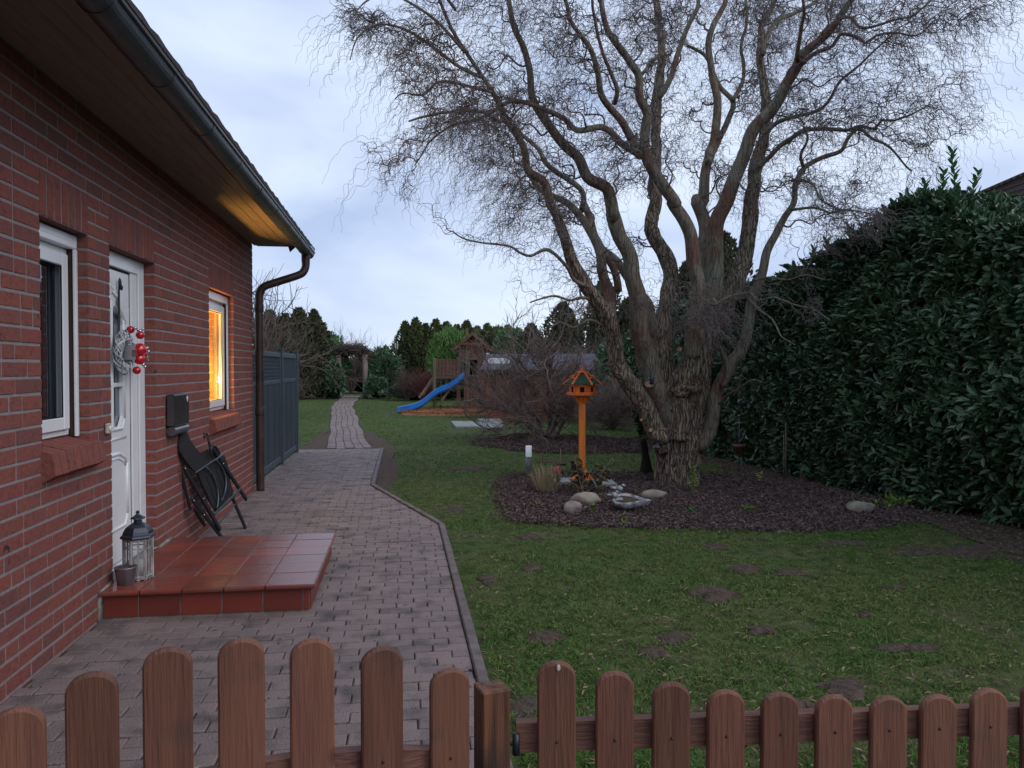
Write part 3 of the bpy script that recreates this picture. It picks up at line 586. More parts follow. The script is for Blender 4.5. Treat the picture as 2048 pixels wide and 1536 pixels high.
dp = MB(); P, R_ = smoothpath([(-1.238, 10.3, 3.01), (-1.238, 10.3, 2.93), (-1.236, 10.28, 2.86), (-1.262, 10.25, 2.785), (-1.33, 10.2, 2.73), (-1.6, 10.09, 2.62), (-1.72, 10.045, 2.565), (-1.768, 10.03, 2.49), (-1.775, 10.025, 2.40), (-1.775, 10.02, 2.0), (-1.775, 10.02, .0)], [.056, .054, .05, .05, .05, .05, .05, .05, .05, .05, .05], .03)
dp.tube(P, R_, 16); dp.lathe([(.054, 0), (.056, .01), (.056, .09), (.054, .1)], (-1.775, 10.02, .95), 18); dp.lathe([(.054, 0), (.056, .01), (.056, .09), (.054, .1)], (-1.775, 10.02, 2.25), 18)
dp.build('downpipe', M_pipe, house)
# --- windows
def window(yo0, yo1, z0, z1, lit):
    w_ = MB(); xf = -1.948; fw = .048; BX = .088
    # fixed frame
    for (a, b, c, d) in ((yo0+.036, yo0+.036+fw, z0, z1-BX), (yo1-.036-fw, yo1-.036, z0, z1-BX)): w_.box((xf-.05, a, c), (xf, b, d), .004)
    w_.box((xf-.05, yo0+.036+fw, z0), (xf, yo1-.036-fw, z0+fw), .004); w_.box((xf-.05, yo0+.036+fw, z1-BX-fw), (xf, yo1-.036-fw, z1-BX), .004)
    fr = w_.build('window_frame', M_white, house)
    s = MB(); a, b = yo0+.036+fw-.012, yo1-.036-fw+.012; c, d = z0+fw-.012, z1-BX-fw+.012; sw = .072; xs = xf+.022
    s.box((xf+.001, a, c), (xs, a+sw, d), .005); s.box((xf+.001, b-sw, c), (xs, b, d), .005); s.box((xf+.001, a+sw, c), (xs, b-sw, c+sw), .005); s.box((xf+.001, a+sw, d-sw), (xs, b-sw, d), .005)
    s.build('sash', M_white, fr)
    gk = MB(); e = .006
    for q in (((xs-.012, a+sw, c+sw), (xs-.006, a+sw+e, d-sw)), ((xs-.012, b-sw-e, c+sw), (xs-.006, b-sw, d-sw)), ((xs-.012, a+sw+e, c+sw), (xs-.006, b-sw-e, c+sw+e)), ((xs-.012, a+sw+e, d-sw-e), (xs-.006, b-sw-e, d-sw))): gk.box(*q)
    gk.build('gasket', M_gasket, fr)
    p = MB(); p.box((xf-.03, a+sw-.01, c+sw-.01), (xf-.024, b-sw+.01, d-sw+.01)); p.build('pane', M_clear if lit else M_glass, fr)
    # roller-shutter box and guide rails
    b_ = MB(); b_.box((-1.99, yo0+.004, z1-.086), (-1.902, yo1-.004, z1-.006), .006); b_.box((-1.9018, yo0+.01, z1-.050), (-1.8995, yo1-.01, z1-.046)); b_.build('shutter_box', M_white, fr)
    for y_ in (yo0+.006, yo1-.034):
        g = MB(); g.box((-1.915, y_, z0-.01), (-1.900, y_+.028, z1-.088), .002); g.box((-1.9145, y_+.0285 if y_ < yo0+.1 else y_-.006, z0-.01), (-1.903, y_+.0345 if y_ < yo0+.1 else y_-.0005, z1-.088), .001); g.build('shutter_rail', M_white, fr)
        g = MB(); g.box((-1.946, y_+.003, z0-.01), (-1.9155, y_+.02, z1-.088)); g.build('rail_channel', M_rail, fr)
    return fr
def sill(yo0, yo1, zt):
    s = MB(); n = max(3, round((yo1-yo0+.08)/.083)); w_ = (yo1-yo0+.08)/n
    for i in range(n):
        a = yo0-.02+i*w_+.004; b = a+w_-.009; dz = random.uniform(-.002, .002)
        P = [(-1.97, a, zt+.045+dz), (-1.79, a, zt-.0+dz), (-1.772, a, zt-.115+dz), (-1.8352, a, zt-.150+dz), (-1.97, a, zt-.115+dz)]
        s.prism(P, (0, b-a, 0), random.random())
    a, b = yo0-.012, yo1+.055
    s.prism([(-1.97, a, zt+.036), (-1.793, a, zt-.007), (-1.777, a, zt-.112), (-1.836, a, zt-.144), (-1.97, a, zt-.112)], (0, b-a, 0), -1)
    return s.build('window_sill', M_brick, house)
f1 = window(4.27, 4.89, 1.155, 2.33, False); sill(4.27, 4.89, 1.105)
f3 = window(7.76, 8.86, 1.10, 2.33, True); sill(7.76, 8.86, 1.045)
cu = MB()
def curtain(ya, yb, z0, z1, x, amp, per, name, m):
    c = MB(); k = int((yb-ya)/.008); V = []
    for i in range(k+1):
        y_ = ya+(yb-ya)*i/k; xx = x+amp*math.sin(y_/per*2*PI)+amp*.5*math.sin(y_/per*1.3+2)
        V += [(xx, y_, z0), (xx, y_, z1)]
    c.add(V, [(2*i, 2*i+1, 2*i+3, 2*i+2) for i in range(k)], .5, True); return c.build(name, m, house)
curtain(4.15, 5.0, 1.0, 2.4, -2.16, .02, .09, 'net_curtain', M_net)
def drawn(y0_, z0, z1, xa, xb, name):
    c = MB(); k = 60; V = []
    for i in range(k+1):
        x_ = xa+(xb-xa)*i/k; yy = y0_+.018*math.sin(i/k*26)+.01*math.sin(i/k*41+1); V += [(x_, yy, z0), (x_, yy, z1)]
    c.add(V, [(2*i, 2*i+1, 2*i+3, 2*i+2) for i in range(k)], .5, True); return c.build(name, M_curt, house)
drawn(8.715, 1.12, 2.33, -1.990, -2.4, 'curtain')
# the lamp on the window sill inside
lt = bpy.data.lights.new('window_lamp', 'POINT'); lt.energy = 30; lt.color = (1, .56, .15); lt.shadow_soft_size = .035
lo = bpy.data.objects.new('window_lamp', lt); C.objects.link(lo); lo.location = (-2.07, 8.36, 1.42)
lt2 = bpy.data.lights.new('added_soffit_spot', 'SPOT'); lt2.energy = 260; lt2.color = (1, .46, .09); lt2.shadow_soft_size = .03; lt2.spot_size = math.radians(84); lt2.spot_blend = .9  # separate spot, added only to brighten the glow on the soffit
lo2 = bpy.data.objects.new('added_soffit_spot', lt2); C.objects.link(lo2); lo2.location = (-2.07, 8.34, 1.46); lo2.rotation_euler = (Vector((-2.07, 8.34, 1.46))-Vector((-1.50, 8.40, 3.07))).to_track_quat('Z', 'Y').to_euler()
# --- the front door
DX = -1.945; ZB, ZT = .20, 2.33
d0 = MB()
def frm(a, b, x, t=.045): d0.box((x-t, a, ZB), (x, b, ZT-.001), .004)
frm(6.005, 6.126, DX+.026); frm(5.885, 6.0, DX+.014)
d0.box((DX-.03, 5.225, ZT-.10), (DX+.026, 6.0, ZT-.001), .004); frm(5.225, 5.245, DX+.02)
d0.box((DX-.03, 5.23, ZB-.025), (DX+.012, 6.126, ZB-.001), .003)
door = d0.build('door', M_white, house)
lf = MB(); YL, YR = 5.25, 5.878; ga, gb, gz0, gz1 = 5.335, 5.74, 1.14, 1.98
x0, x1 = DX-.05, DX
lf.box((x0, YL, ZB+.01), (x1, YR, gz0), .003); lf.box((x0, YL, gz1), (x1, YR, ZT-.115), .003); lf.box((x0, YL, gz0), (x1, ga, gz1)); lf.box((x0, gb, gz0), (x1, YR, gz1))
leafo = lf.build('door_leaf', M_whitem, door)
gg = MB(); gg.box((DX-.03, ga, gz0), (DX-.024, gb, gz1)); gg.build('pane', M_glass, door)
gd = MB(); gd.box((DX-.30, 5.2, .3), (DX-.29, 6.2, 2.3)); gd.build('hall_curtain', M_net, door)
md = MB()
def mold(pts, r=.011, x=DX): md.tube([(x, a, b) for a, b in pts], r, 8)
md.box((DX-.02, 5.515, gz0), (DX+.010, 5.545, gz1+.02), .006); md.box((DX-.02, ga, 1.415), (DX+.008, gb, 1.445), .005)
cc = .05
mold([(ga-.02, gz0+cc), (ga-.02, gz1-.1)]); mold([(gb+.018, gz0+cc), (gb+.018, gz1-.1)]); mold([(ga-.02, gz0+cc), (ga+.03, gz0-.015), (gb-.03, gz0-.015), (gb+.018, gz0+cc)])
# chamfered lower corners of the glass, scrolled head
for yy, s in ((ga, 1), (gb, -1)):
    md.prism([(DX-.02, yy, gz0-.001), (DX-.02, yy+s*.06, gz0-.001), (DX-.02, yy, gz0+.07)], (.022, 0, 0))
    hd = [(yy, gz1-.13)]+[(yy+s*.02*(i), gz1-.13+.11*math.sin(i/9*PI/2)**.7+.02*math.sin(i*1.1)) for i in range(1, 10)]+[(yy+s*.18, gz1+.001), (yy, gz1+.001)]
    md.prism([(DX-.02, a, b) for a, b in hd], (.024, 0, 0))
    mold([(yy-s*.03, gz1-.12), (yy-s*.02, gz1-.08), (yy+s*.03, gz1-.05), (yy+s*.08, gz1+.0), (yy+s*.12, gz1+.06), (yy+s*.19, gz1+.085)], .012, DX+.006)
    mold([(yy-s*.05, gz1-.10), (yy-s*.02, gz1-.05), (yy+s*.03, gz1-.02), (yy+s*.07, gz1+.03), (yy+s*.12, gz1+.09), (yy+s*.19, gz1+.115)], .008, DX+.004)
# lower panel moulding
la, lb, l0, l1 = 5.32, 5.80, .44, .92
mold([(la, l0+.07), (la, l1-.03)]); mold([(lb, l0+.07), (lb, l1-.03)]); mold([(la, l0+.07), (la+.05, l0), (lb-.05, l0), (lb, l0+.07)])
mold([(la, l1-.03), (la+.02, l1-.035), (la+.04, l1), (la+.15, l1+.035), (lb-.15, l1+.035), (lb-.04, l1), (lb-.02, l1-.035), (lb, l1-.03)], .013)
mold([(la+.03, l1-.06), (la+.06, l1-.03), (la+.17, l1+.005), (lb-.17, l1+.005), (lb-.06, l1-.03), (lb-.03, l1-.06)], .008)
mold([(la+.0, gz0-.08), (lb-.02, gz0-.08)], .009)
md.build('door_moulding', M_whitem, door)
gk = MB(); gk.box((DX-.01, 5.8785, ZB), (DX+.0015, 5.8845, ZT-.11)); gk.box((DX-.01, 6.0005, ZB), (DX+.012, 6.0045, ZT-.02)); gk.box((DX-.01, YL, ZT-.1145), (DX+.003, YR, ZT-.1015)); gk.build('gasket', M_gasket, door)
db = MB(); db.box((WX+.002, 5.10, 1.135), (WX+.022, 5.165, 1.20), .006); dbo = tag(db.build('doorbell', M_cream, house), 'cream doorbell with round button')
dk = MB(); dk.lathe([(.017, 0), (.016, .006), (.012, .008)], (WX+.022, 5.132, 1.168), 16, ax='x'); dk.build('button', M_white, dbo)
# ---------------------------------------------------------------- tiled doorstep
st = thing('doorstep', 'wide red tiled doorstep with light grout in front of the white door', 'doorstep', (-1.2, 5.7, 0))
g = MB(); SX0, SX1, SY0, SY1, SH = -1.838, -.585, 5.0, 6.46, .182
g.box((SX0+.001, SY0+.006, -.02), (SX1-.006, SY1-.006, SH-.008)); g.build('grout', M_grout, st)
tm = MB(); xs = [-1.832, -1.60, -1.352, -1.104, -.856, -.555]; ysr = [4.962, 5.262, 5.48, 5.70, 5.92, 6.14, 6.36, 6.49]
ysr = [4.962, 5.262, 5.512, 5.762, 6.012, 6.262, 6.485]
for i in range(5):
    for j in range(len(ysr)-1):
        a, b = xs[i]+.004, xs[i+1]-.004; c, d = ysr[j]+(.004 if j else 0), ysr[j+1]-.004
        if i in (0,) and j > 0 and False: pass
        cut = 2 if (i < 2 and 0 < j < 5) else 1
        for q in range(cut):
            e0 = c+(d-c)*q/cut+(.003 if q else 0); e1 = c+(d-c)*(q+1)/cut-(.003 if q < cut-1 else 0); zj = random.uniform(-.0012, .0012)
            P0 = [(a, e0, SH-.012), (a, e1, SH-.012), (a, e1, SH+zj), (a, e0, SH+zj)]
            if j == 0:       # bull-nosed front
                pr = [(SH-.030, e0+.03), (SH-.030, e0+.008), (SH-.024, e0+.001), (SH-.012, e0-.001), (SH-.004, e0+.002), (SH, e0+.010), (SH, e1), (SH-.03, e1)]
                tm.prism([(a, yy, zz) for zz, yy in pr], (b-a, 0, 0))
            else: tm.box((a, e0, SH-.014), (b, e1, SH+zj), .0015)
    # side nosing
tm.box((-.561, 4.97, SH-.028), (-.551, 6.48, SH-.0006), .004)
tm.build('top_tiles', M_terr, st)
fm = MB()
fx0 = [-1.826, -1.617, -1.370, -1.122, -.874, -.628, -.587]
for i in range(6): fm.box((fx0[i]+.005, SY0-.004, .012), (fx0[i+1]-.005, SY0+.008, SH-.036), .0015)
for j in range(6):
    a = 5.006+j*.245; fm.box((SX1-.008, a+.004, .012), (SX1+.004, min(a+.241, 6.455), SH-.036), .0015)
fm.build('front_tiles', M_terrf, st)
gm = MB(); gm.tube([(-1.838, 4.97, .0), (-1.836, 4.975, .12), (-1.83, 4.99, SH-.01), (-1.838, 5.2, SH+.004)], [.014, .012, .014, .01], 8); gm.build('grout', M_grout, st); gm = MB(); gm.tube([(-1.838, 6.15, SH), (-1.836, 6.46, SH+.004)], [.013, .016], 8); gm.box((-1.92, 6.08, SH), (-1.838, 6.152, SH+.01), .003)
gm.build('grout', M_grout, st)
# ---------------------------------------------------------------- lantern and zinc pot on the step
lan = thing('lantern', 'tall whitewashed hexagonal lantern with dark metal dome roof on the doorstep', 'lantern', (-1.70, 5.26, SH))
lc = np.array([-1.70, 5.26, SH]); LR = .082
hexp = [lc+np.array([LR*math.cos(PI/3*k+.3), LR*math.sin(PI/3*k+.3), 0]) for k in range(6)]
f = MB(); bz = MB()
for k in range(6):
    p, q = hexp[k], hexp[(k+1) % 6]; f.bar(p+(0, 0, .0), p+(0, 0, .27), .017, .017, (1, 0, 0), .002)
    for z, t in ((.018, .022), (.258, .02)): f.bar(p+(0, 0, z), q+(0, 0, z), .012, t, bev=.002)
    m_ = (p+q)/2; f.bar(m_+(0, 0, .02), m_+(0, 0, .26), .007, .007, (1, 0, 0), .001); f.bar(p+(0, 0, .205), q+(0, 0, .205), .006, .007, bev=.001)
    d = q-p; f.prism([p+(0, 0, .008), p+d*.3+(0, 0, .008), p+d*.5+(0, 0, -.0), p+d*.7+(0, 0, .008), q+(0, 0, .008), q+(0, 0, .02), p+(0, 0, .02)], np.cross(d, (0, 0, 1))/np.linalg.norm(d)*.006)
f.prism([p+(0, 0, .018) for p in hexp], (0, 0, .008)); f.build('frame', M_oldwhite, lan)
gl = MB()
for k in range(6):
    p, q = (hexp[k]-lc)*.93+lc, (hexp[(k+1) % 6]-lc)*.93+lc; gl.add([p+(0, 0, .03), q+(0, 0, .03), q+(0, 0, .25), p+(0, 0, .25)], [(0, 1, 2, 3)])
gl.build('glass', M_clear, lan)
r_ = MB(); r_.lathe([(.104, .268), (.108, .276), (.103, .286), (.095, .292), (.088, .312), (.072, .338), (.048, .356), (.026, .366), (.024, .385), (.046, .39), (.044, .397), (.026, .408), (.014, .416), (.008, .424), (.012, .430), (.012, .436), (.004, .443)], lc, 6, smooth=False)
r_.build('dome_roof', M_lroof, lan)
cn = MB(); cn.lathe([(.032, .026), (.032, .12), (.028, .124), (.004, .121)], lc, 18); tag(cn.build('candle', M_wax), 'white pillar candle inside the doorstep lantern', 'candle')
pt = thing('zinc_pot', 'small zinc pot with dark earth standing before the lantern on the doorstep', 'pot', (-1.735, 5.135, SH))
p = MB(); pc = (-1.735, 5.135, SH); p.lathe([(.048, 0), (.05, .004), (.063, .10), (.068, .105), (.068, .112), (.062, .112), (.058, .09), (.02, .088)], pc, 24); p.build('vessel', M_zinc, pt)
p = MB(); p.ell(np.array(pc)+(0, 0, .1), (.057, .057, .016), 14, .3, 4); p.build('earth', M_soil, pt)
# ---------------------------------------------------------------- wreath on the door
wr = thing('wreath', 'white wicker christmas wreath with red baubles hanging on the white door', 'wreath', (-1.89, 5.62, 1.66))
wc = np.array([-1.885, 5.60, 1.655]); q = MB(); rw = random.Random(4)
WR = .118
for k in range(46):
    t0 = rw.random()*6.28; P = []; ph = rw.random()*6.28; tw = rw.choice([-1, 1])*rw.uniform(4, 7); rr0 = rw.uniform(.018, .04)
    for i in range(14):
        t = t0+i*.14; a = ph+tw*i*.1; rad = WR+rr0*math.cos(a); P.append(wc+np.array([rr0*.8*math.sin(a)+.0, rad*math.cos(t), rad*math.sin(t)]))
    q.tube(P, .0042, 5)
q.build('wicker_ring', M_wick, wr)
q = MB()
for t0 in (PI*.5, ):
    pass
P = []; 
for s in np.linspace(-.55, .55, 9):      # grey band wound round the right hand side
    pass
band = MB(); kk = 12
V = []
for z in (-.052, .052):
    for i in range(kk+1):
        a = 2*PI*i/kk; V.append(wc+np.array([.05*math.sin(a), WR*.88+.052*math.cos(a)-.035, z]))
band.add(V, [(i, i+1, kk+2+i, kk+1+i) for i in range(kk)], .5, True); band.build('grey_ribbon', M_ribbon, wr)
bu = MB(); bu.box(wc+(.047, .030, -.022), wc+(.056, .085, .022), .003); bu.build('buckle', M_silver, wr)
for i, (dx, dy, dz, r) in enumerate([(.05, .15, .02, .047), (.045, .16, -.045, .040), (.05, .165, .125, .030), (.05, .24, -.012, .026), (.04, .12, -.125, .028), (.035, .02, .155, .026)]):
    b_ = MB(); c = wc+np.array([dx, dy, dz]); b_.lathe([(.001, -r)]+[(r*math.sin(t), -r*math.cos(t)) for t in np.linspace(.2, PI-.2, 12)]+[(.001, r)], c, 18); ob = b_.build('bauble', M_redball, wr)
bd = MB()
for dx, dy, dz in [(.07, .06, .158), (.07, .10, .15), (.075, .14, .165), (.085, .205, .035), (.09, .215, .01), (.085, .21, -.03), (.08, .13, -.085), (.08, .165, -.10), (.07, .0, .165)]:
    b1 = MB(); b1.ell(wc+np.array([dx, dy, dz]), (.011, .011, .011), 10); b1.build('silver_bead', M_silver, wr)
for k in range(5):
    a = k*2*PI/5; bd.prism([wc+np.array([.098, .175+.022*math.cos(a), -.035+.022*math.sin(a)]), wc+np.array([.098, .175+.008*math.cos(a+.6), -.035+.008*math.sin(a+.6)]), wc+np.array([.098, .175, -.035]), wc+np.array([.098, .175+.008*math.cos(a-.6), -.035+.008*math.sin(a-.6)])], (.003, 0, 0))
bd.build('silver_star', M_silver, wr)
rb = MB()
for o_ in (-.012, .012): rb.bar((-1.925, 5.615+o_, 1.78), (-1.925, 5.63, 2.12), .026, .002, (1, 0, 0), .0005)
rb.ell((-1.92, 5.632, 2.13), (.01, .018, .035), 10, .2, 2); rb.ell((-1.915, 5.642, 2.10), (.012, .012, .02), 10, .2, 2)
rb.build('hanging_ribbon', M_dribbon, wr)
# ---------------------------------------------------------------- mailbox
mb_ = thing('mailbox', 'black and grey metal mailbox with newspaper tube on the brick wall', 'mailbox', (WX, 6.5, 1.2))
p = MB(); p.box((WX+.002, 6.36, 1.085), (WX+.066, 6.78, 1.335), .008); body = p.build('body', M_box, mb_)
p = MB(); p.prism([(WX+.010, 6.356, 1.09), (WX+.060, 6.356, 1.09), (WX+.064, 6.356, 1.325), (WX+.012, 6.356, 1.328)], (0, .003, 0)); p.build('side_plate', M_boxg, mb_)
p = MB(); p.lathe([(.036, .0), (.036, .40)], (WX+.04, 6.37, 1.047), 18, ax='y') if False else None
n = 16; ringp = [(WX+.040+.036*math.cos(t), 6.36, 1.046+.036*math.sin(t)) for t in np.linspace(0, 2*PI, n, endpoint=False)]; p.prism(ringp, (0, .40, 0)); p.build('newspaper_tube', M_boxg, mb_)
p = MB(); p.box((WX+.0665, 6.70, 1.285), (WX+.068, 6.745, 1.315), 0); p.box((WX+.0665, 6.715, 1.268), (WX+.0678, 6.735, 1.283), 0); p.build('sticker', M_white, mb_)
# ---------------------------------------------------------------- folded garden chair leaning on the wall
ch = thing('folding_chair', 'black folded garden chair leaning on the brick wall beside the mailbox', 'chair', (-1.6, 7.3, 0))
cP = np.array([-1.62, 7.15, 0]); cQ = np.array([-1.5, 7.67, 0]); cT = np.array([-1.80, 6.976, .966]); cn = np.cross(cQ-cP, cT-cP); cn = cn/np.linalg.norm(cn)
if cn[0] < 0: cn = -cn
def cpt(u, v, off=0.0):       # u, v from a traced close-up of the chair
    return onplane(320+u/4.8, 760+v/4.8, cP+cn*off, cn)
def cbar(name, a, b, off, wd, th, m, off2=None):
    q = MB(); q.bar(cpt(*a, off), cpt(*b, off if off2 is None else off2), wd, th, cn, .004); return q.build(name, m, ch)
cbar('leg', (150, 672), (292, 1250), -.05, .032, .016, M_blackmetal)
cbar('leg', (225, 830), (578, 1440), .035, .038, .022, M_blackmetal)
cbar('leg', (300, 1130), (600, 1520), .012, .036, .02, M_blackmetal)
cbar('leg', (497, 640), (830, 1150), .03, .036, .022, M_blackmetal)
cbar('leg', (640, 1000), (822, 1425), .0, .034, .02, M_blackmetal)
cbar('leg', (330, 1240), (430, 1400), -.05, .03, .02, M_blackmetal)
cbar('crossbar', (340, 892), (606, 716), .045, .016, .016, M_steel); cbar('crossbar', (520, 1292), (772, 1046), .04, .024, .02, M_steel); cbar('crossbar', (560, 1385), (720, 1195), .01, .016, .014, M_steel)
def cpanel(name, pts, off, th, m):
    q = MB(); q.prism([cpt(a, b, off) for a, b in pts], cn*th); return q.build(name, m, ch)
bp_ = [(182, 505), (205, 492), (238, 498), (262, 560), (310, 640), (380, 722), (430, 765), (478, 792), (345, 885), (300, 868), (250, 810), (205, 745), (172, 690), (162, 640), (168, 570)]
cpanel('backrest', bp_, .02, .02, M_mesh)
cpanel('seat', [(345, 885), (600, 722), (628, 800), (650, 900), (662, 1000), (692, 1080), (522, 1262), (450, 1140), (385, 1010)], .0, .018, M_mesh)
cpanel('headrest', [(375, 715), (400, 690), (450, 668), (500, 700), (560, 720), (520, 760), (440, 790)], .0, .012, M_mesh)
for pts in ([(445, 838), (500, 900), (535, 980), (556, 1070), (558, 1160), (545, 1235)], [(540, 765), (590, 830), (622, 900), (634, 980), (625, 1070), (590, 1160)]):
    q = MB(); P, R_ = smoothpath([cpt(a, b, .04) for a, b in pts], [.008]*len(pts), .02); q.tube(P, R_, 8); q.build('curved_brace', M_steel, ch)
q = MB(); 
for a, b in (((380, 930), (520, 1250)), ((430, 900), (560, 1210)), ((480, 865), (600, 1170)), ((530, 830), (640, 1130)), ((575, 800), (665, 1100))): q.bar(cpt(*a, .0195), cpt(*b, .0195), .012, .004, cn, .001)
q.build('webbing', M_blackmetal, ch)
q = MB(); P, R_ = smoothpath([cpt(*p, .05) for p in ((428, 560), (428, 515), (450, 520), (470, 600), (485, 680), (510, 750))], [.010]*6, .02); q.tube(P, R_, 8); q.build('armrest', M_blackmetal, ch)
q = MB(); q.bar(cpt(452, 535, .062), cpt(468, 590, .062), .02, .004, cn, .001); q.build('armrest_pale_bar', M_steel, ch)  # short paler bar laid along the armrest
q = MB(); P, R_ = smoothpath([cpt(*p, .03) for p in ((497, 690), (490, 650), (510, 630), (540, 650), (570, 710))], [.013]*5, .02); q.tube(P, R_, 8); q.build('frame_bend', M_blackmetal, ch)
for a in ((243, 848), (420, 1140), (325, 1158), (424, 1295), (608, 803)):
    q = MB(); q.ell(cpt(*a, .05), (.006, .006, .006), 8); q.build('rivet', M_silver, ch)

# ---------------------------------------------------------------- grey privacy fence beyond the house
pf = thing('privacy_fence', 'dark blue grey wooden privacy fence panels with lattice tops past the downpipe', 'fence', (-1.9, 12, 0), None)
FX = -1.93; fys = [9.08, 10.88, 12.68, 14.46]
for i, y in enumerate(fys[1:]):
    q = MB(); q.box((FX-.045, y-.045, -.02), (FX+.045, y+.045, 1.83+(.04 if i == 0 else 0)), .005); q.box((FX-.052, y-.052, 1.83+(.04 if i == 0 else 0)), (FX+.052, y+.052, 1.85+(.04 if i == 0 else 0)), .006); q.build('post', M_gf, pf)
for i in range(3):
    a, b = fys[i]+.05, fys[i+1]-.05
    if i == 0: a = 10.0
    q = MB(); th = .02
    q.box((FX-th, a, .05), (FX+th, a+.07, 1.78), .004); q.box((FX-th, b-.07, .05), (FX+th, b, 1.78), .004)
    for z0, z1 in ((.05, .14), (1.71, 1.78), (1.30, 1.36)): q.box((FX-th+.001, a+.07, z0), (FX+th-.001, b-.07, z1), .004)
    fr_ = q.build('panel_frame', M_gf, pf)
    q = MB(); n = 3 if b-a > 1 else 1; wd = (b-a-.14)/n
    for k in range(n): q.box((FX-.008, a+.07+k*wd+.003, .13), (FX+.008, a+.07+(k+1)*wd-.003, 1.31), .003)
    for k in range(1, n): q.box((FX-.014, a+.07+k*wd-.018, .14), (FX+.014, a+.07+k*wd+.018, 1.30), .003)
    q.build('panel', M_gp, pf)
    q = MB(); L = b-a-.14; 
    for k in range(-5, int(L/.11)+2):
        for s in (1, -1):
            y0 = a+.07+k*.11; z0, z1 = 1.36, 1.71; y1 = y0+.35
            c0, c1 = max(y0, a+.07), min(y1, b-.07)
            if c1-c0 < .03: continue
            za, zb = z0+(c0-y0), z0+(c1-y0)
            if s < 0: za, zb = z1-(c0-y0), z1-(c1-y0)
            q.bar((FX+.006*s, c0, za), (FX+.006*s, c1, zb), .022, .008, (1, 0, 0), .001)
    q.build('lattice', M_gp, pf)

# ---------------------------------------------------------------- picket gate and fence in the foreground
def picket(cx, cy, ax, top, wd=.09, th=.02, z0=.06, r=None):
    ax = np.array([ax[0], ax[1], 0.]); ax /= np.linalg.norm(ax); nn = np.array([ax[1], -ax[0], 0]); q = MB()
    def outline(h, cut):
        w2 = wd/2-cut; arc = [(w2*math.cos(t), h-cut-(wd/2)*.80+(wd/2*.80)*math.sin(t)*(1-cut/wd)) for t in np.linspace(0, PI, 13)]
        return [(-w2, z0+cut), (w2, z0+cut)]+arc
    lay = [outline(top, .004), outline(top, 0), outline(top, 0), outline(top, .004)]; ds = [-th/2, -th/2+.004, th/2-.004, th/2]
    V = []; k = len(lay[0])
    for L_, d in zip(lay, ds): V += [np.array([cx, cy, 0])+ax*a+nn*(-d)+np.array([0, 0, z]) for a, z in L_]
    F = [(i*k+j, i*k+(j+1) % k, (i+1)*k+(j+1) % k, (i+1)*k+j) for i in range(3) for j in range(k)]+[tuple(range(3*k, 4*k)), tuple(range(k))[::-1]]
    q.add(V, F, r); return q
def screws(x, y, d, zs, par):
    d = np.array([d[0], d[1], 0.]); d /= np.linalg.norm(d); nn = np.array([d[1], -d[0], 0])
    for z in zs: q = MB(); q.ell(np.array([x, y, z])+nn*.0105, (.0035, .0035, .0035), 8); q.build('screw', M_blackmetal, par)
gdir = np.array([.691, .165]); gdir /= np.linalg.norm(gdir)
gate = thing('picket_gate', 'brown wooden picket gate with arched top line, slightly open', 'gate', (-.3, 1.6, 0))
for i, (x, y, t) in enumerate([(-.703, 1.518, .925), (-.585, 1.547, .972), (-.457, 1.577, 1.002), (-.325, 1.609, 1.002), (-.189, 1.641, .983), (-.046, 1.676, .947), (.102, 1.711, .877)]):
    screws(x, y, gdir, (.715-.06*(abs(i-3)/3)**2*.6,), picket(x, y, gdir, t).build('picket', M_pick, gate))
def rail(z, h, p, q_, par, curve=0):
    m = MB(); p = np.array(p); q_ = np.array(q_); d = (q_-p)/np.linalg.norm(q_-p); nn = np.array([-d[1], d[0]]); n = 12; V = []
    for i in range(n+1):
        t = i/n; c = p+(q_-p)*t; zz = z-curve*(2*t-1)**2
        for o, w_ in ((.012, 0), (.040, 0), (.040, h), (.012, h)): V.append((c[0]+nn[0]*o, c[1]+nn[1]*o, zz-h+w_))
    F = [(4*i+k, 4*i+(k+1) % 4, 4*i+4+(k+1) % 4, 4*i+4+k) for i in range(n) for k in range(4)]+[(0, 3, 2, 1), (4*n, 4*n+1, 4*n+2, 4*n+3)]
    m.add(V, F); return m.build('rail', M_rwood, par)
rail(.735, .07, (-.76, 1.505), (.14, 1.72), gate, .06); rail(.30, .07, (-.76, 1.505), (.14, 1.72), gate)
fence = thing('picket_fence', 'low brown wooden picket fence with post along the lawn', 'fence', (.9, 1.72, 0))
fd = np.array([1.237, -.086])
for x, y, t in [(.355, 1.755, .863), (.492, 1.746, .835), (.627, 1.736, .805), (.759, 1.727, .783), (.891, 1.718, .773), (1.025, 1.709, .763), (1.16, 1.699, .756), (1.286, 1.691, .755), (1.415, 1.682, .766), (1.545, 1.673, .782)]:
    screws(x, y, fd, (.676,), picket(x, y, fd, t).build('picket', M_pick, fence))
rail(.712, .07, (.262, 1.764), (1.85, 1.653), fence); rail(.25, .07, (.262, 1.764), (1.85, 1.653), fence)
q = MB(); q.obox((.205, 1.775, .39), [(.97, .22, 0), (-.22, .97, 0), (0, 0, 1)], (.034, .034, .415), .003); q.build('post', M_post, fence)
q = MB(); q.tube([(.237, 1.778, .665), (.268, 1.775, .665)], .006, 8); q.tube([(.262, 1.772, .64), (.262, 1.772, .69)], .009, 8); q.build('hinge', M_blackmetal, fence)
q = MB(); q.ell((.357, 1.742, .852), (.005, .002, .008), 8); q.build('dropping', M_cream, fence)

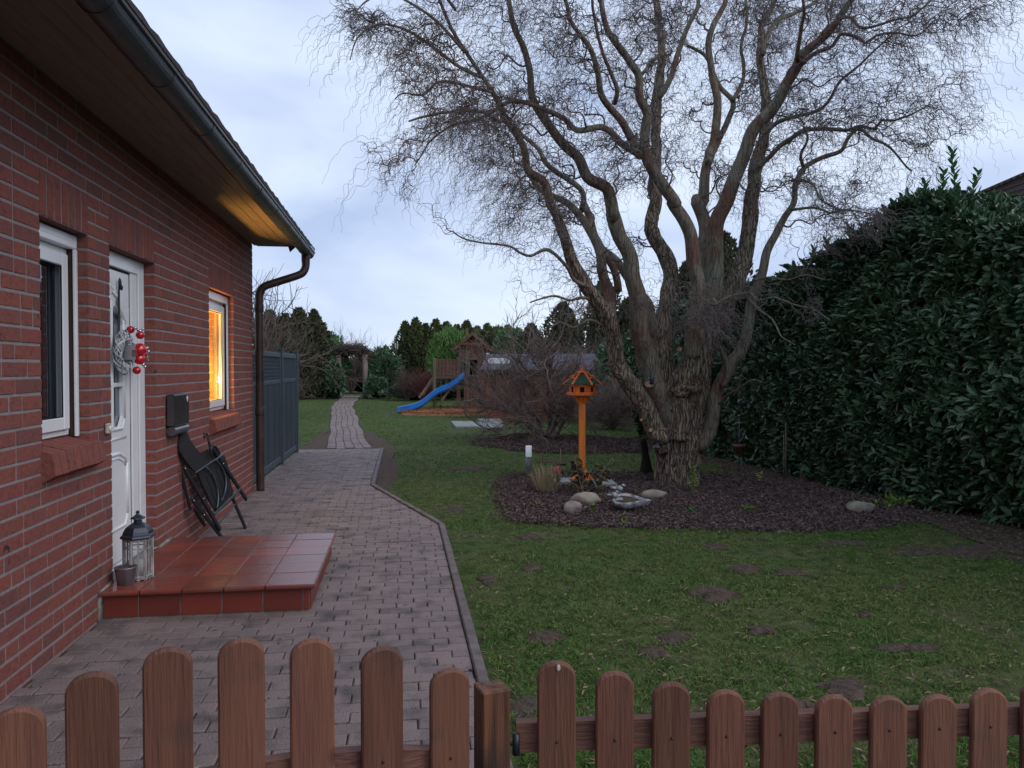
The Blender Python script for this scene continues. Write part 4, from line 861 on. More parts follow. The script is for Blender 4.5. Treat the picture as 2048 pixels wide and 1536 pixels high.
# ---------------------------------------------------------------- bird feeder
FXc, FYc = 2.36, 9.97
bf = thing('bird_feeder', 'orange hexagonal wooden bird feeder with green shingled roof on an orange post', 'bird feeder', (FXc, FYc, 0))
q = MB(); q.obox((FXc, FYc, .645), [(.96, -.28, 0), (.28, .96, 0), (0, 0, 1)], (.043, .043, .535), .004); q.build('post', M_orangep, bf)
for k in range(4):
    a = k*PI/2+.35; q = MB(); q.bar((FXc+.03*math.cos(a), FYc+.03*math.sin(a), .20), (FXc+.16*math.cos(a), FYc+.16*math.sin(a), .045), .042, .035, (0, 0, 1), .003); q.build('foot', M_orangep, bf)
for k in range(4):
    a = k*PI/2+.35-.05; q = MB(); q.bar((FXc+.045*math.cos(a), FYc+.045*math.sin(a), 1.08), (FXc+.10*math.cos(a), FYc+.10*math.sin(a), 1.178), .04, .03, (0, 0, 1), .003); q.build('bracket', M_orangep, bf)
def hexr(r, z, off=.809): return [np.array([FXc+r*math.cos(PI/3*k+off), FYc+r*math.sin(PI/3*k+off), z]) for k in range(6)]
q = MB(); q.prism(hexr(.205, 1.185), (0, 0, .018)); q.build('floor', M_orange, bf)
q = MB(); A, B = hexr(.198, 1.205), hexr(.188, 1.205)
for k in range(6): q.bar(A[k]+(0, 0, .01), A[(k+1) % 6]+(0, 0, .01), .016, .022, bev=.002)
q.build('rim', M_orange, bf)
q = MB(); W_ = hexr(.168, 1.21)
for k in range(6):
    a, b = W_[k], W_[(k+1) % 6]; d = b-a; L = np.linalg.norm(d); d = d/L
    for c in range(4):
        z = 1.226+c*.027; g0, g1 = L*.32, L*.68
        for (s, e) in ((0, g0), (g1, L)):
            if c == 3: s, e = (0, L) if s == 0 else (0, 0)
            if e-s > .01: q.bar(a+d*(s-.002)+(0, 0, z-1.21), a+d*(e+.002)+(0, 0, z-1.21), .016, .025, bev=.004)
q.build('wall', M_orange, bf)
q = MB(); q.prism([p for p in hexr(.14, 1.22)], (0, 0, .09)); q.build('inside', M_dark, bf)
q = MB(); hb, ht = 1.348, 1.475
for c in range(5):
    t0, t1 = c/5, (c+1)/5; r0, r1 = .232*(1-t0)+.052*t0, .232*(1-t1)+.052*t1; z0, z1 = hb+(ht-hb)*t0, hb+(ht-hb)*t1
    A, B = hexr(r0+.006, z0-.004), hexr(r1+.002, z1+.003); A2 = hexr(r0+.006, z0-.011)
    q.add(A+B+A2, [(k, (k+1) % 6, 6+(k+1) % 6, 6+k) for k in range(6)]+[(12+k, 12+(k+1) % 6, (k+1) % 6, k) for k in range(6)])
q.add(hexr(.23, hb-.012)+[np.array([FXc, FYc, hb+.01])], [(k, 6, (k+1) % 6) for k in range(6)]); q.build('shingle_roof', M_shing, bf)
A, B = hexr(.262, hb-.022), hexr(.05, ht+.012)
for k in range(6): q = MB(); q.bar(A[k], B[k]+(0, 0, .006), .02, .022, (0, 0, 1), .003); q.build('hip_rafter', M_orange, bf)
q = MB(); q.lathe([(.070, 1.478), (.074, 1.486), (.070, 1.50), (.03, 1.506), (.026, 1.516), (.03, 1.521), (.018, 1.53), (.013, 1.54), (.019, 1.552), (.018, 1.562), (.008, 1.572)], (FXc, FYc, 0), 14); q.build('finial', M_orange, bf)
for k in range(6):      # little dormer gables on the roof facets
    a = PI/3*(k+.5)+.809; m_ = np.array([FXc+.150*math.cos(a), FYc+.150*math.sin(a), 1.402]); r_ = np.array([math.cos(a), math.sin(a), 0]); t_ = np.array([-math.sin(a), math.cos(a), 0])
    if k % 2 == 0: q = MB(); q.prism([m_-t_*.028, m_+t_*.028, m_+np.array([0, 0, .036])], r_*.035-r_*.06); q.bar(m_+r_*.036+(0, 0, .03), m_-r_*.03+(0, 0, .045), .03, .008, bev=.002); q.build('dormer', M_orange, bf)
# ---------------------------------------------------------------- slabs, stones, bird bath, lamp, bed ornaments
def slab(cx, cy, sx, sy, rot, z, label):
    o = thing('concrete_slab', label, 'slab', (cx, cy, 0)); q = MB(); q.obox((cx, cy, z), [(math.cos(rot), math.sin(rot), 0), (-math.sin(rot), math.cos(rot), 0), (0, 0, 1)], (sx/2, sy/2, .022), .006)
    C.objects.unlink(o); bpy.data.objects.remove(o); ob = q.build('concrete_slab', M_slab, None); return tag(ob, label, 'slab')
slab(2.55, 9.80, .40, .42, -.1, .035, 'grey concrete slab sticking out right of the bird feeder foot')
slab(2.13, 10.10, .40, .36, -.12, .028, 'grey concrete slab half hidden behind the withered plant')
def boulder(x, y, rx, ry, rz, seed, m, label, rot=0):
    q = MB(); q.ell((x, y, rz*.55), (rx, ry, rz), 20, .28, seed, rot); return tag(q.build('boulder', m), label, 'boulder')
boulder(1.80, 8.02, .10, .085, .08, 1, M_stonep, 'small round pinkish boulder at the front edge of the bed')
boulder(2.05, 8.50, .175, .09, .085, 9, M_stone, 'long sandy boulder lying behind the round pink one', -.5)
boulder(2.96, 8.80, .15, .10, .065, 14, M_stone, 'flat mossy boulder right of the bird bath')
boulder(4.86, 7.62, .16, .11, .075, 22, M_stone, 'flat sandy boulder at the right end of the bed near the hedge', -.2)
bb = thing('bird_bath', 'heart shaped grey stone bird bath with two birds on its rim', 'bird bath', (2.42, 8.05, 0))
def heart(s, n=40):
    out = []
    for i in range(n):
        t = 2*PI*i/n; x = .16*(16*math.sin(t)**3)/16; y_ = (13*math.cos(t)-5*math.cos(2*t)-2*math.cos(3*t)-math.cos(4*t))/16*.16
        a = 1.25; out.append((s*(x*math.cos(a)-y_*math.sin(a)), s*(x*math.sin(a)+y_*math.cos(a))))
    return out
q = MB(); V = []; lv = [(.62, .0), (.80, .012), (.98, .05), (1.04, .085), (1.03, .10), (.97, .104), (.90, .098), (.82, .072), (.5, .055), (.05, .05)]
for s, z in lv: V += [(2.42+x*1.12, 8.05+y_*1.05, z+.03) for x, y_ in heart(s)]
V = [(2.42+(a-2.42)*1.22, 8.05+(b_-8.05)*1.15, c_*.85+max(0, (b_-8.05)+.17)*.13) for a, b_, c_ in V]; n = 40; q.add(V, [(i*n+k, i*n+(k+1) % n, (i+1)*n+(k+1) % n, (i+1)*n+k)[::-1] for i in range(len(lv)-1) for k in range(n)], smooth=True); q.build('basin', M_conc, bb)
q = MB(); q.add([(2.42+x*1.12*1.22, 8.05+y_*1.05*1.15, .092+max(0, y_*1.05+.17)*.13) for x, y_ in heart(.86)], [tuple(range(40))[::-1]]); q.build('wet_leaves', M_soil, bb)
for (x, y_, z, a) in ((2.255, 8.05, .175, .5), (2.335, 8.12, .235, -.1)):
    q = MB(); c = np.array([x, y_, z]); d = np.array([math.cos(a), math.sin(a), 0])
    q.ell(c, (.05, .032, .03), 12, .1, 3, a); q.ell(c+d*.045+(0, 0, .028), (.021, .019, .019), 10); q.tube([c+d*.062+(0, 0, .028), c+d*.08+(0, 0, .026)], [.007, .001], 6); q.tube([c-d*.04+(0, 0, .0), c-d*.10+(0, 0, .012)], [.018, .01], 8); q.tube([c-(0, 0, .02), c-(0, 0, .06)], [.012, .016], 6); q.build('stone_bird', M_conc, bb)
bl = thing('bollard_light', 'small grey bollard garden light with white top on the lawn', 'garden light', (1.81, 11.0, 0))
q = MB(); q.lathe([(.042, -.02), (.042, .255)], (1.81, 11.0, 0), 20); q.build('post', M_grey, bl)
q = MB(); q.lathe([(.040, .257), (.040, .262), (.044, .262), (.044, .41), (.042, .415), (.001, .416)], (1.81, 11.0, 0), 20); q.build('opal_shade', M_opal, bl)
def stake(name, px, py, top, r, m, label, lean=0.0, cat='stake'):
    b = gp(px, py); h = np.linalg.norm(b[:2])*0+(EYE+(735-top)/FPX*((b-np.array([0, 0, EYE]))@Fw)); q = MB(); q.tube([b, b+np.array([lean*.5, 0, h*.5]), b+np.array([lean, 0, h])], [r, r*.9, r*.8], 7); return tag(q.build(name, m), label, cat)
stake('plant_stake', 1085, 950, 900, .005, M_brownw, 'thin dark plant stake right of the bollard light')
stake('plant_stake', 1121, 962, 897, .007, M_pale, 'pale bamboo plant stake above the pink flower')
stake('plant_stake', 1190, 975, 885, .004, M_tw2, 'thin grey plant stake right of the bird feeder post')
stake('plant_stake', 1337, 990, 885, .005, M_tw2, 'thin pale plant stake in front of the willow trunk')
stake('plant_stake', 1571, 958, 845, .014, M_tw2, 'tall brown wooden stake in front of the laurel hedge')
stake('plant_stake', 1567, 957, 862, .006, M_pale, 'thin pale cane tied beside the tall wooden stake')
stake('plant_stake', 1602, 958, 925, .008, M_pale, 'short pale stake near the foot of the hedge')
# heart shaped pot stick
hp = thing('pot_stake', 'rusty heart shaped metal stake holding a brown hanging pot', 'garden stake', tuple(gp(1478, 945)))
b = gp(1478, 945); dd = (b-np.array([0, 0, EYE]))@Fw
def hz(py): return EYE+(735-py)/FPX*dd
q = MB(); q.tube([(b[0], b[1], 0), (b[0], b[1], hz(835))], .006, 6)
for s in (1, -1):
    P, R_ = smoothpath([(b[0], b[1], hz(885)), (b[0]+s*.05, b[1], hz(875)), (b[0]+s*.098, b[1], hz(862)), (b[0]+s*.085, b[1], hz(856)), (b[0]+s*.04, b[1], hz(857)), (b[0]+s*.015, b[1], hz(866)), (b[0]+s*.03, b[1], hz(872))], [.005]*7, .02); q.tube(P, R_, 6)
q.ell((b[0], b[1], hz(832)), (.02, .02, .02), 8); q.build('heart_frame', M_steel, hp)
q = MB(); q.lathe([(.06, hz(909)), (.085, hz(893)), (.092, hz(893)), (.092, hz(889)), (.08, hz(889))], (b[0], b[1]-.02, 0), 18); q.build('pot', M_brownw, hp)
# small lanterns hanging round the willow, woodpecker log beside it
def hanglantern(px, py, d, label):
    c = at(px, py, d); o = thing('hanging_lantern', label, 'lantern', tuple(c)); q = MB(); q.lathe([(.052, -.01), (.030, .018), (.008, .03), (.004, .045)], c, 8, smooth=False); q.build('roof', M_lroof, o)
    q = MB(); q.lathe([(.024, -.075), (.026, -.02), (.020, -.01)], c, 8); q.build('glass', M_lroof, o); q = MB(); q.tube([c+(0, 0, .045), c+(0, 0, .14)], .0025, 5); q.build('wire', M_blackmetal, o)
hanglantern(1303, 757, 9.6, 'small dark lantern hanging on the left side of the willow')
hanglantern(1314, 893, 9.45, 'small blue grey lantern hanging low on the willow trunk')
hanglantern(1482, 802, 10.6, 'small dark lantern hanging in front of the hedge above the heart stake')
lg = MB(); p0 = gp(1301, 952); P, R_ = smoothpath([p0+(.0, .2, -.03), p0+(-.01, .2, .25), p0+(-.05, .2, .52)], [.11, .055, .045], .05); lg.tube(P, R_, 12, ridge=.15); tag(lg.build('log_post', M_core), 'dark leaning log post on the left of the willow trunk', 'log')
q = MB(); p0 = gp(1405, 950); q.bar(p0+(.03, .3, -.02), p0+(-.05, .3, .3), .12, .03, (0, 1, 0), .01); tag(q.build('slate_board', M_gp), 'dark blue board leaning behind the willow trunk', 'board')

# ---------------------------------------------------------------- play tower with slide
PD = 27.4
def pt_(px, py, d=PD): return at(px, py, d)
pl = thing('play_tower', 'brown wooden play tower with gabled hut behind the bare shrub', 'play tower', tuple(pt_(920, 822)*np.array([1, 1, 0])))
def pbar(name, a, b, w_, m, d0=PD, d1=None, th=None):
    q = MB(); q.bar(pt_(*a, d0), pt_(*b, d1 or d0), w_, th or w_, tuple(Fh), .008); return q.build(name, m, pl)
pbar('post', (869, 824), (869, 716), .11, M_greenw); pbar('post', (917, 822), (917, 716), .13, M_brownw); pbar('post', (931, 824), (931, 752), .12, M_brownw); pbar('post', (934, 822), (934, 657), .10, M_greenw)
pbar('post', (869, 818), (869, 716), .11, M_brownw, 28.8); pbar('post', (917, 816), (917, 716), .11, M_brownw, 28.8); pbar('post', (975, 822), (975, 700), .11, M_brownw); pbar('post', (975, 818), (975, 700), .11, M_brownw, 28.8)
for i in range(7): pbar('railing_board', (873+i*7.2, 752), (873+i*7.2, 718+(i % 2)*.6), .115, M_brownw, PD-.02, th=.03)
pbar('rail', (866, 721), (922, 721), .07, M_brownw, PD+.05); pbar('rail', (866, 755), (930, 755), .10, M_brownw)
q = MB(); a, b, c, d = pt_(866, 756, PD), pt_(978, 756, PD), pt_(978, 754.5, 28.9), pt_(866, 754.5, 28.9); q.prism([a, b, c, d], (0, 0, -.05)); q.build('platform', M_brownw, pl)
# hut
q = MB(); L0, R0 = pt_(913, 700), pt_(976, 700)
ww = MB()
def pquad(px0, py0, px1, py1, d=PD, m=M_brownw, nm='hut_wall', th=.03): 
    w_ = MB(); w_.prism([pt_(px0, py1, d), pt_(px1, py1, d), pt_(px1, py0, d), pt_(px0, py0, d)], Fh*th); return w_.build(nm, m, pl)
for i in range(4): pquad(918, 696+i*5.6, 974, 701.2+i*5.6, PD-.03+.004*(i % 2))
pquad(936.0, 690, 974, 695.8, PD-.03)
pquad(918, 690, 931, 695.8, PD-.03)
for x0, x1 in ((935, 938.5), (955, 974)): 
    for i in range(6): pquad(x0, 718.6+i*5.8, x1, 724+i*5.8, PD-.03+.004*(i % 2))
for i in range(12): pquad(935, 754+i*5.8, 974, 759.3+i*5.8, PD-.03+.004*(i % 2))
w_ = MB(); w_.prism([pt_(918, 690), pt_(974, 690), pt_(946, 668)], Fh*.03); w_.build('gable', M_brownw, pl)
pbar('window_frame', (936, 718), (957, 718), .06, M_greenw, PD-.06); pbar('window_frame', (938, 718), (938, 752), .045, M_greenw, PD-.06); pbar('window_frame', (936, 752), (957, 752), .05, M_greenw, PD-.06); pbar('window_frame', (956, 718), (956, 752), .045, M_brownw, PD-.06)
w_ = MB(); w_.prism([pt_(936, 752, PD+.5), pt_(958, 752, PD+.5), pt_(958, 700, PD+.5), pt_(936, 700, PD+.5)], Fh*.02); w_.build('hut_inside', M_core, pl)
for s, (ex_, ey_) in ((1, (985, 701)), (-1, (905, 699))):
    w_ = MB(); e0, a0 = pt_(ex_, ey_, PD-.15), pt_(945, 665, PD-.15); n_ = 6
    for i in range(n_):
        t0, t1 = i/n_, (i+1)/n_; p, q2 = e0+(a0-e0)*t0+(0, 0, .01), e0+(a0-e0)*min(1, t1+.05)+(0, 0, -.01); w_.prism([p, q2, q2+(0, 0, -.03), p+(0, 0, -.03)], Fh*1.75)
    w_.build('hut_roof', M_greenw if s < 0 else M_brownw, pl)
    pbar('barge_board', (ex_, ey_+2), (945, 667.5), .10, M_brownw, PD-.17, th=.03)
pbar('collar_beam', (925, 688), (968, 688), .07, M_brownw, PD-.19, th=.03)
pbar('diagonal_brace', (882, 803), (906, 768), .09, M_pale, PD-.1); pbar('diagonal_brace', (845, 790), (871, 752), .09, M_pale, PD+.9)
for k in range(5): pbar('ladder_rung', (842+k*5.6, 786-k*7.6), (846.5+k*5.6, 789.5-k*7.6), .05, M_pale, PD+.6)
pbar('ladder_side', (838, 796), (866, 755), .07, M_pale, PD+.5)
sp = [(929, 751), (924, 753), (915, 762), (900, 772), (885, 778), (870, 786), (858, 796), (845, 806), (830, 813), (815, 817), (802, 819), (797, 821)]
dep = np.linspace(PD-.1, 26.55, len(sp)); P, _ = smoothpath([pt_(*p, d) for p, d in zip(sp, dep)], [1]*len(sp), .12)
q = MB(); V = []; prof = [(-.25, .17), (-.21, .18), (-.19, .02), (-.10, -.02), (.10, -.02), (.19, .02), (.21, .18), (.25, .17), (.23, .0), (.12, -.07), (-.12, -.07), (-.23, .0)]
for c in P:
    for a, h in prof: V.append(c+Fh*a+np.array([0, 0, h-.06]))
k = len(prof); q.add(V, [(i*k+j, i*k+(j+1) % k, (i+1)*k+(j+1) % k, (i+1)*k+j) for i in range(len(P)-1) for j in range(k)]+[tuple(range(k)), tuple((len(P)-1)*k+j for j in range(k))[::-1]]); q.build('slide', M_blue, pl)
q = MB(); a, b = pt_(882, 822, 26.9), pt_(882, 716, 26.9); q.tube([a+(b-a)*t+np.array([.01*math.sin(t*9), 0, 0]) for t in np.linspace(.02, 1, 14)], .018, 6); q.ell(a+(b-a)*.1, (.05, .05, .05), 8); q.build('climbing_rope', M_rope, pl)
q = MB(); q.prism([pt_(973, 713, PD-.2), pt_(979.5, 713, PD-.2), pt_(979.5, 706, PD-.2), pt_(973, 706, PD-.2)], Fh*.01); tag(q.build('sign', M_white), 'small white square sign at the top right of the play hut', 'sign')
SB = curvepoly([tuple(gp(805, 828)[:2]), tuple(gp(860, 831)[:2]), tuple(gp(930, 831)[:2]), tuple(gp(975, 828)[:2]), tuple(gp(970, 819)[:2]), tuple(gp(860, 818)[:2]), tuple(gp(812, 822)[:2])], 6, .06, 3)
sheet('bark_mulch', SB, -.02, M_sand, hgt=.10, n=6, lump=.04)
# grey slabs half hidden by the shrub
q = MB()
for px0, px1, py0, py1 in ((912, 962, 844, 855), (964, 1010, 846, 857), (965, 1005, 839, 845)):
    a, b, c, d = gp(px0, py1), gp(px1, py1), gp(px1-6, py0), gp(px0-10, py0); q.prism([a-(0, 0, .02), b-(0, 0, .02), c-(0, 0, .02), d-(0, 0, .02)], (0, 0, .05))
tag(q.build('paved_square', M_slab), kind='structure')
# shed
sh = thing('garden_shed', 'low reddish brown wooden shed with grey felt roof behind the bare shrub', 'shed', tuple(at(1090, 845, 23)*np.array([1, 1, 0])))
q = MB(); a = at(972, 737, 23); b = at(1196, 737, 22.6); dv = b-a; dv[2] = 0; Ls = np.linalg.norm(dv); dv /= Ls; nv = np.array([-dv[1], dv[0], 0])
for i in range(12):
    z0 = i*.125-.02; q.prism([a*[1, 1, 0]+(0, 0, z0)+nv*.004*(i % 2), a*[1, 1, 0]+dv*Ls+(0, 0, z0)+nv*.004*(i % 2), a*[1, 1, 0]+dv*Ls+(0, 0, z0+.12), a*[1, 1, 0]+(0, 0, z0+.12)], nv*.05)
q.prism([a*[1, 1, 0]+nv*.06, a*[1, 1, 0]+dv*Ls+nv*.06, a*[1, 1, 0]+dv*Ls+nv*2, a*[1, 1, 0]+nv*2], (0, 0, 1.48)); q.build('wall', M_shed, sh)
q = MB(); q.prism([a-dv*.15-nv*.2+(0, 0, -.03), a-dv*.15+nv*1.1+(0, 0, .45), a-dv*.15+nv*2.4+(0, 0, -.03), a-dv*.15+nv*2.4+(0, 0, -.09), a-dv*.15+nv*1.1+(0, 0, .39), a-dv*.15-nv*.2+(0, 0, -.09)], dv*(Ls+.3)); q.build('roof', M_felt, sh)
q = MB(); q.bar(a-dv*.15-nv*.21+(0, 0, -.08), a+dv*(Ls+.15)-nv*.21+(0, 0, -.08), .02, .09, bev=.003); q.build('fascia', M_mulch, sh)
q = MB(); m0 = a+dv*2.9-nv*.012; m0[2] = 0; q.bar(m0+(0, 0, .0), m0+(0, 0, 1.38), .09, .03, tuple(nv), .004); q.bar(m0+dv*.8, m0+dv*.8+(0, 0, 1.38), .09, .03, tuple(nv), .004); q.build('door_frame', M_shed, sh)
q = MB(); q.bar(a+dv*.1-nv*.3+(0, 0, .22), a+dv*.75-nv*.3+(0, 0, .22), .05, .16, bev=.01); q.build('white_board', M_white, sh)
# arch over the path
AD = 38.8; ar = thing('rose_arch', 'garden arch thatched with brown twigs over the far end of the path', 'arch', tuple(at(703, 795, AD)*np.array([1, 1, 0])))
for px_ in (677, 730):
    q = MB(); M_brownw_ = M_brownw; q.tube([at(px_, 797, AD), at(px_, 750, AD), at(px_, 710, AD)], [.13, .12, .16], 8, ridge=.3); q.tube([at(px_, 796, AD+.7), at(px_, 710, AD+.7)], [.10, .12], 8, ridge=.3); q.build('post', M_shrub, ar)
q = Tw(); ra = random.Random(2)
for i in range(2300):
    t = ra.uniform(-.06, 1.06)*PI; cx_, cy_ = 703.5-30*math.cos(t), 712-13.5*math.sin(t)+(max(0, abs(t-PI/2)-1.2)*10)
    c = at(cx_+ra.gauss(0, 2.6), cy_+ra.gauss(0, 3.6), AD+ra.uniform(0, .7)); d = rng.normal(size=3)*[.17, .17, .10]; q.add([c-d, c+d*.2+rng.normal(size=3)*.03, c+d], .016, .008)
q.build('twig_thatch', M_tw2, ar)
q = MB(); q.bar(at(683, 775, AD-.2), at(680, 757, AD-.2), .07, .02, tuple(Fh), .003); q.build('white_tag', M_white, ar)
# ================================================================ vegetation
# ---- the corkscrew willow
wt = thing('willow_tree', 'big bare corkscrew willow with many twisting limbs and drooping twigs', 'tree', (3.58, 9.95, 0))
TD = 10.25
def limb(tr, w0, w1, d0, d1, name='limb', m=None, ridge=.10, sides=14, wmid=None):
    n = len(tr); t = np.linspace(0, 1, n); P = [at(px, py, d0+(d1-d0)*u) for (px, py), u in zip(tr, t)]
    ws = np.interp(t, [0, .5, 1], [w0, wmid if wmid else (w0+w1)/2, w1]); R_ = [w*.46*(d0+(d1-d0)*u)/FPX for w, u in zip(ws, t)]
    P, R_ = smoothpath(P, R_, .05)
    for i in range(1, len(P)-1): P[i] = P[i]+np.array([mn.noise(Vector(P[i]*3.1)), mn.noise(Vector(P[i]*3.1+9)), 0])*.02
    q = MB(); bk_ = m is M_bark; q.tube(P, R_, sides*2 if bk_ else sides, ridge=ridge, furrow=.022 if bk_ else .0); q.build(name, m or M_limb, wt); LIMBS.append((P, R_)); return P, R_
LIMBS = []
def c3(L): return [(1100+a/3.072, 400+b/3.072) for a, b in L]
def c1(L): return [(1000+a/3.072, b/3.072) for a, b in L]
def c2(L): return [(1400+a/3.072, b/3.072) for a, b in L]
# trunk with flare and burrs
trk = [(1357, 985), (1356, 968), (1355, 940), (1356, 900), (1357, 860), (1362, 820), (1372, 780), (1384, 740), (1396, 700)]
P = [at(a, b, TD) for a, b in trk]; Rr_ = [.37, .315, .29, .275, .27, .265, .25, .21, .17]; P, Rr_ = smoothpath(P, Rr_, .03); q = MB(); q.tube(P, Rr_, 120, ridge=.16, furrow=.030)
q.build('trunk', M_bark, wt)
limb([(1362, 900), (1378, 850), (1392, 790), (1402, 740), (1414, 690), (1428, 640), (1440, 600)], 54, 42, TD, TD-.1, 'limb', M_bark, .16, 30)
limb([(1330, 905), (1318, 860), (1300, 800), (1290, 750), (1280, 700)], 48, 24, TD-.15, TD-.1, 'limb', M_bark, .16, 26)
limb([(1350, 880), (1362, 800), (1372, 760), (1383, 715), (1390, 660)], 54, 40, TD-.2, TD-.3, 'limb', M_bark, .16, 30)
L1 = c3([(690, 1480), (640, 1400), (560, 1230), (430, 1030), (385, 830), (340, 700), (270, 600), (200, 490), (140, 380), (100, 270), (60, 130), (0, 20)])
limb(L1, 48, 22, TD-.15, TD-1.0, m=M_bark, wmid=34)
limb([(1100, 406)]+c1([(270, 1120), (180, 1050), (150, 930), (100, 830), (20, 690), (0, 640), (-50, 560), (-150, 400), (-270, 230), (-360, 30), (-400, -120)]), 20, 5, TD-1.0, TD-2.0)
limb(c3([(385, 830), (370, 700), (370, 600), (330, 480), (310, 350), (260, 220), (170, 90), (90, 10)])+c1([(240, 1160), (160, 1040)]), 30, 10, TD-.4, TD+.6)
limb(c3([(300, 280), (270, 220), (250, 130), (200, 20)])+c1([(500, 1290), (500, 1170), (300, 1020), (240, 920), (140, 830), (60, 760), (-40, 740)]), 18, 6, TD+.1, TD+1.3)
L2 = c3([(770, 1450), (740, 1370), (650, 1150), (600, 960), (550, 800), (540, 620), (510, 470), (480, 330), (420, 220), (380, 80)])+c1([(690, 1330), (680, 1220), (650, 1150), (540, 1090), (480, 970), (400, 900), (320, 800), (240, 690), (190, 580), (180, 430), (150, 310), (90, 180), (60, 20), (40, -150), (-10, -300)])
limb(L2, 46, 8, TD-.1, TD-1.4, wmid=25)
limb(c3([(420, 560), (390, 420), (330, 330), (300, 270)]), 17, 15, TD, TD+.2)
limb(c3([(730, 950), (690, 900), (620, 740), (600, 650), (560, 590), (470, 460), (410, 370), (320, 300)]), 34, 14, TD+.3, TD+.3)
limb(c1([(870, 960), (760, 890), (700, 830), (620, 780), (480, 800), (400, 730), (270, 670), (150, 630), (60, 620), (-60, 690), (-160, 680), (-310, 690), (-470, 715), (-560, 745)]), 17, 4, TD-.8, TD-2.2, wmid=10)
L3 = c3([(730, 1250), (720, 1100), (710, 950), (690, 760), (720, 600), (740, 450), (720, 350), (640, 220), (620, 130), (650, 0)])+c1([(940, 1150), (960, 900), (960, 700), (980, 450), (990, 280), (980, 150), (960, 0), (940, -200), (970, -400)])
limb(L3, 44, 12, TD+.2, TD+.9, m=M_bark, wmid=30)
limb(c1([(970, 600), (1000, 560), (1060, 450), (1100, 300), (1170, 130), (1220, 30), (1230, -120), (1300, -300)]), 15, 6, TD+.5, TD+.2)
L4 = c3([(870, 960), (870, 850), (900, 650), (910, 500), (880, 380), (870, 230), (820, 120), (750, 20)])+c1([(1080, 1250), (990, 1120), (930, 1030), (890, 920), (890, 780), (900, 700), (860, 600), (860, 470), (800, 380), (720, 280), (660, 180), (630, 60), (610, -100), (540, -260)])
limb(L4, 34, 9, TD-.35, TD-1.2, wmid=23)
limb(c1([(860, 960), (820, 880), (760, 760), (680, 670), (620, 580), (600, 450), (560, 310), (500, 220), (440, 130), (410, 0), (330, -140), (240, -240)]), 19, 6, TD-.7, TD-2.2)
limb(c1([(700, 640), (720, 560), (680, 440), (630, 330), (590, 150), (570, 0), (590, -180)]), 10, 5, TD-.9, TD-1.6)
limb(c1([(860, 470), (940, 370), (1000, 300), (1010, 200)]), 8, 6, TD-.6, TD-.4)
limb([(1420, 640)]+c3([(950, 560), (940, 380), (950, 150), (900, 0)])+c1([(1250, 1250), (1260, 1080), (1290, 940), (1320, 820), (1330, 620), (1300, 450), (1280, 250), (1350, 80), (1390, 0), (1420, -200)]), 34, 8, TD+.1, TD+.8, wmid=20)
limb(c1([(1280, 1000), (1300, 950), (1390, 760), (1430, 630), (1350, 530), (1300, 430), (1250, 330), (1150, 280)]), 15, 6, TD+.3, TD+1.2)
limb(c1([(1430, 620), (1480, 520), (1500, 400), (1480, 280), (1520, 100), (1490, -100)]), 9, 5, TD+.6, TD+1.4)
limb([(1425, 620)]+c3([(1010, 480), (1020, 300), (1020, 150)])+c2([(150, 1250), (200, 1130), (270, 950), (330, 790), (440, 680), (520, 540), (590, 420), (620, 340), (740, 240), (830, 140), (900, 40), (960, -40), (1060, -160), (1130, -320)]), 40, 9, TD, TD-1.2, wmid=25)
limb(c3([(960, 850), (1050, 700), (1150, 500), (1200, 300), (1230, 100)])+c2([(330, 1120), (350, 980), (400, 830), (400, 700), (400, 560), (370, 400), (370, 280), (390, 130), (450, 20), (470, -150), (540, -330)]), 46, 9, TD, TD+1.0, m=M_bark, wmid=26)
limb(c2([(390, 330), (400, 260), (470, 130), (560, 90), (680, 30), (780, -50), (860, -180)]), 11, 5, TD+.6, TD+1.6)
limb(c2([(600, 370), (600, 330), (620, 180), (640, 60), (610, -120)]), 11, 5, TD-.9, TD-1.6)
limb(c2([(300, 1060), (400, 990), (490, 900), (560, 850), (640, 800), (760, 790), (900, 800), (980, 775), (1070, 790), (1110, 740), (1190, 740), (1300, 700), (1400, 650)]), 12, 3, TD+.1, TD-.9)
limb(c2([(400, 830), (480, 750), (600, 710), (720, 680), (790, 620), (860, 500), (980, 400), (1100, 290), (1200, 200)]), 10, 3, TD+.4, TD-.6)
limb(c2([(620, 400), (700, 330), (820, 280), (870, 210), (960, 230), (1010, 265), (1080, 220), (1200, 200), (1330, 220), (1420, 150)]), 10, 3, TD-.9, TD-1.6)
limb(c2([(860, 110), (930, 110), (980, 170), (1080, 160), (1200, 120), (1320, 90), (1440, -20)]), 8, 3, TD-1.0, TD-2)
LC = c3([(900, 1520), (970, 1440), (1020, 1200), (1100, 1020), (1180, 920), (1220, 750), (1250, 600), (1300, 450), (1330, 320), (1390, 200), (1450, 90), (1500, 10)])+c2([(590, 1130), (640, 1030), (740, 970), (860, 930), (900, 860), (980, 790), (1060, 850), (1160, 900), (1300, 1050)])
limb(LC, 34, 4, TD, TD-.7, wmid=14)
limb(c3([(1060, 1150), (1090, 1060), (1060, 930), (1030, 900)]), 13, 9, TD-.2, TD-.25, sides=10)
limb(c2([(640, 1030), (620, 950), (660, 860), (640, 780)]), 8, 4, TD-.6, TD-.9)
limb(c2([(560, 1110), (640, 1110), (700, 1140), (740, 1220), (800, 1260), (850, 1290)]), 7, 3, TD-.5, TD-1.1, sides=8)
limb(c2([(560, 1290), (630, 1280), (700, 1275), (760, 1290), (800, 1310), (900, 1290), (1040, 1310)]), 7, 3, TD-.5, TD-1.1, sides=8)
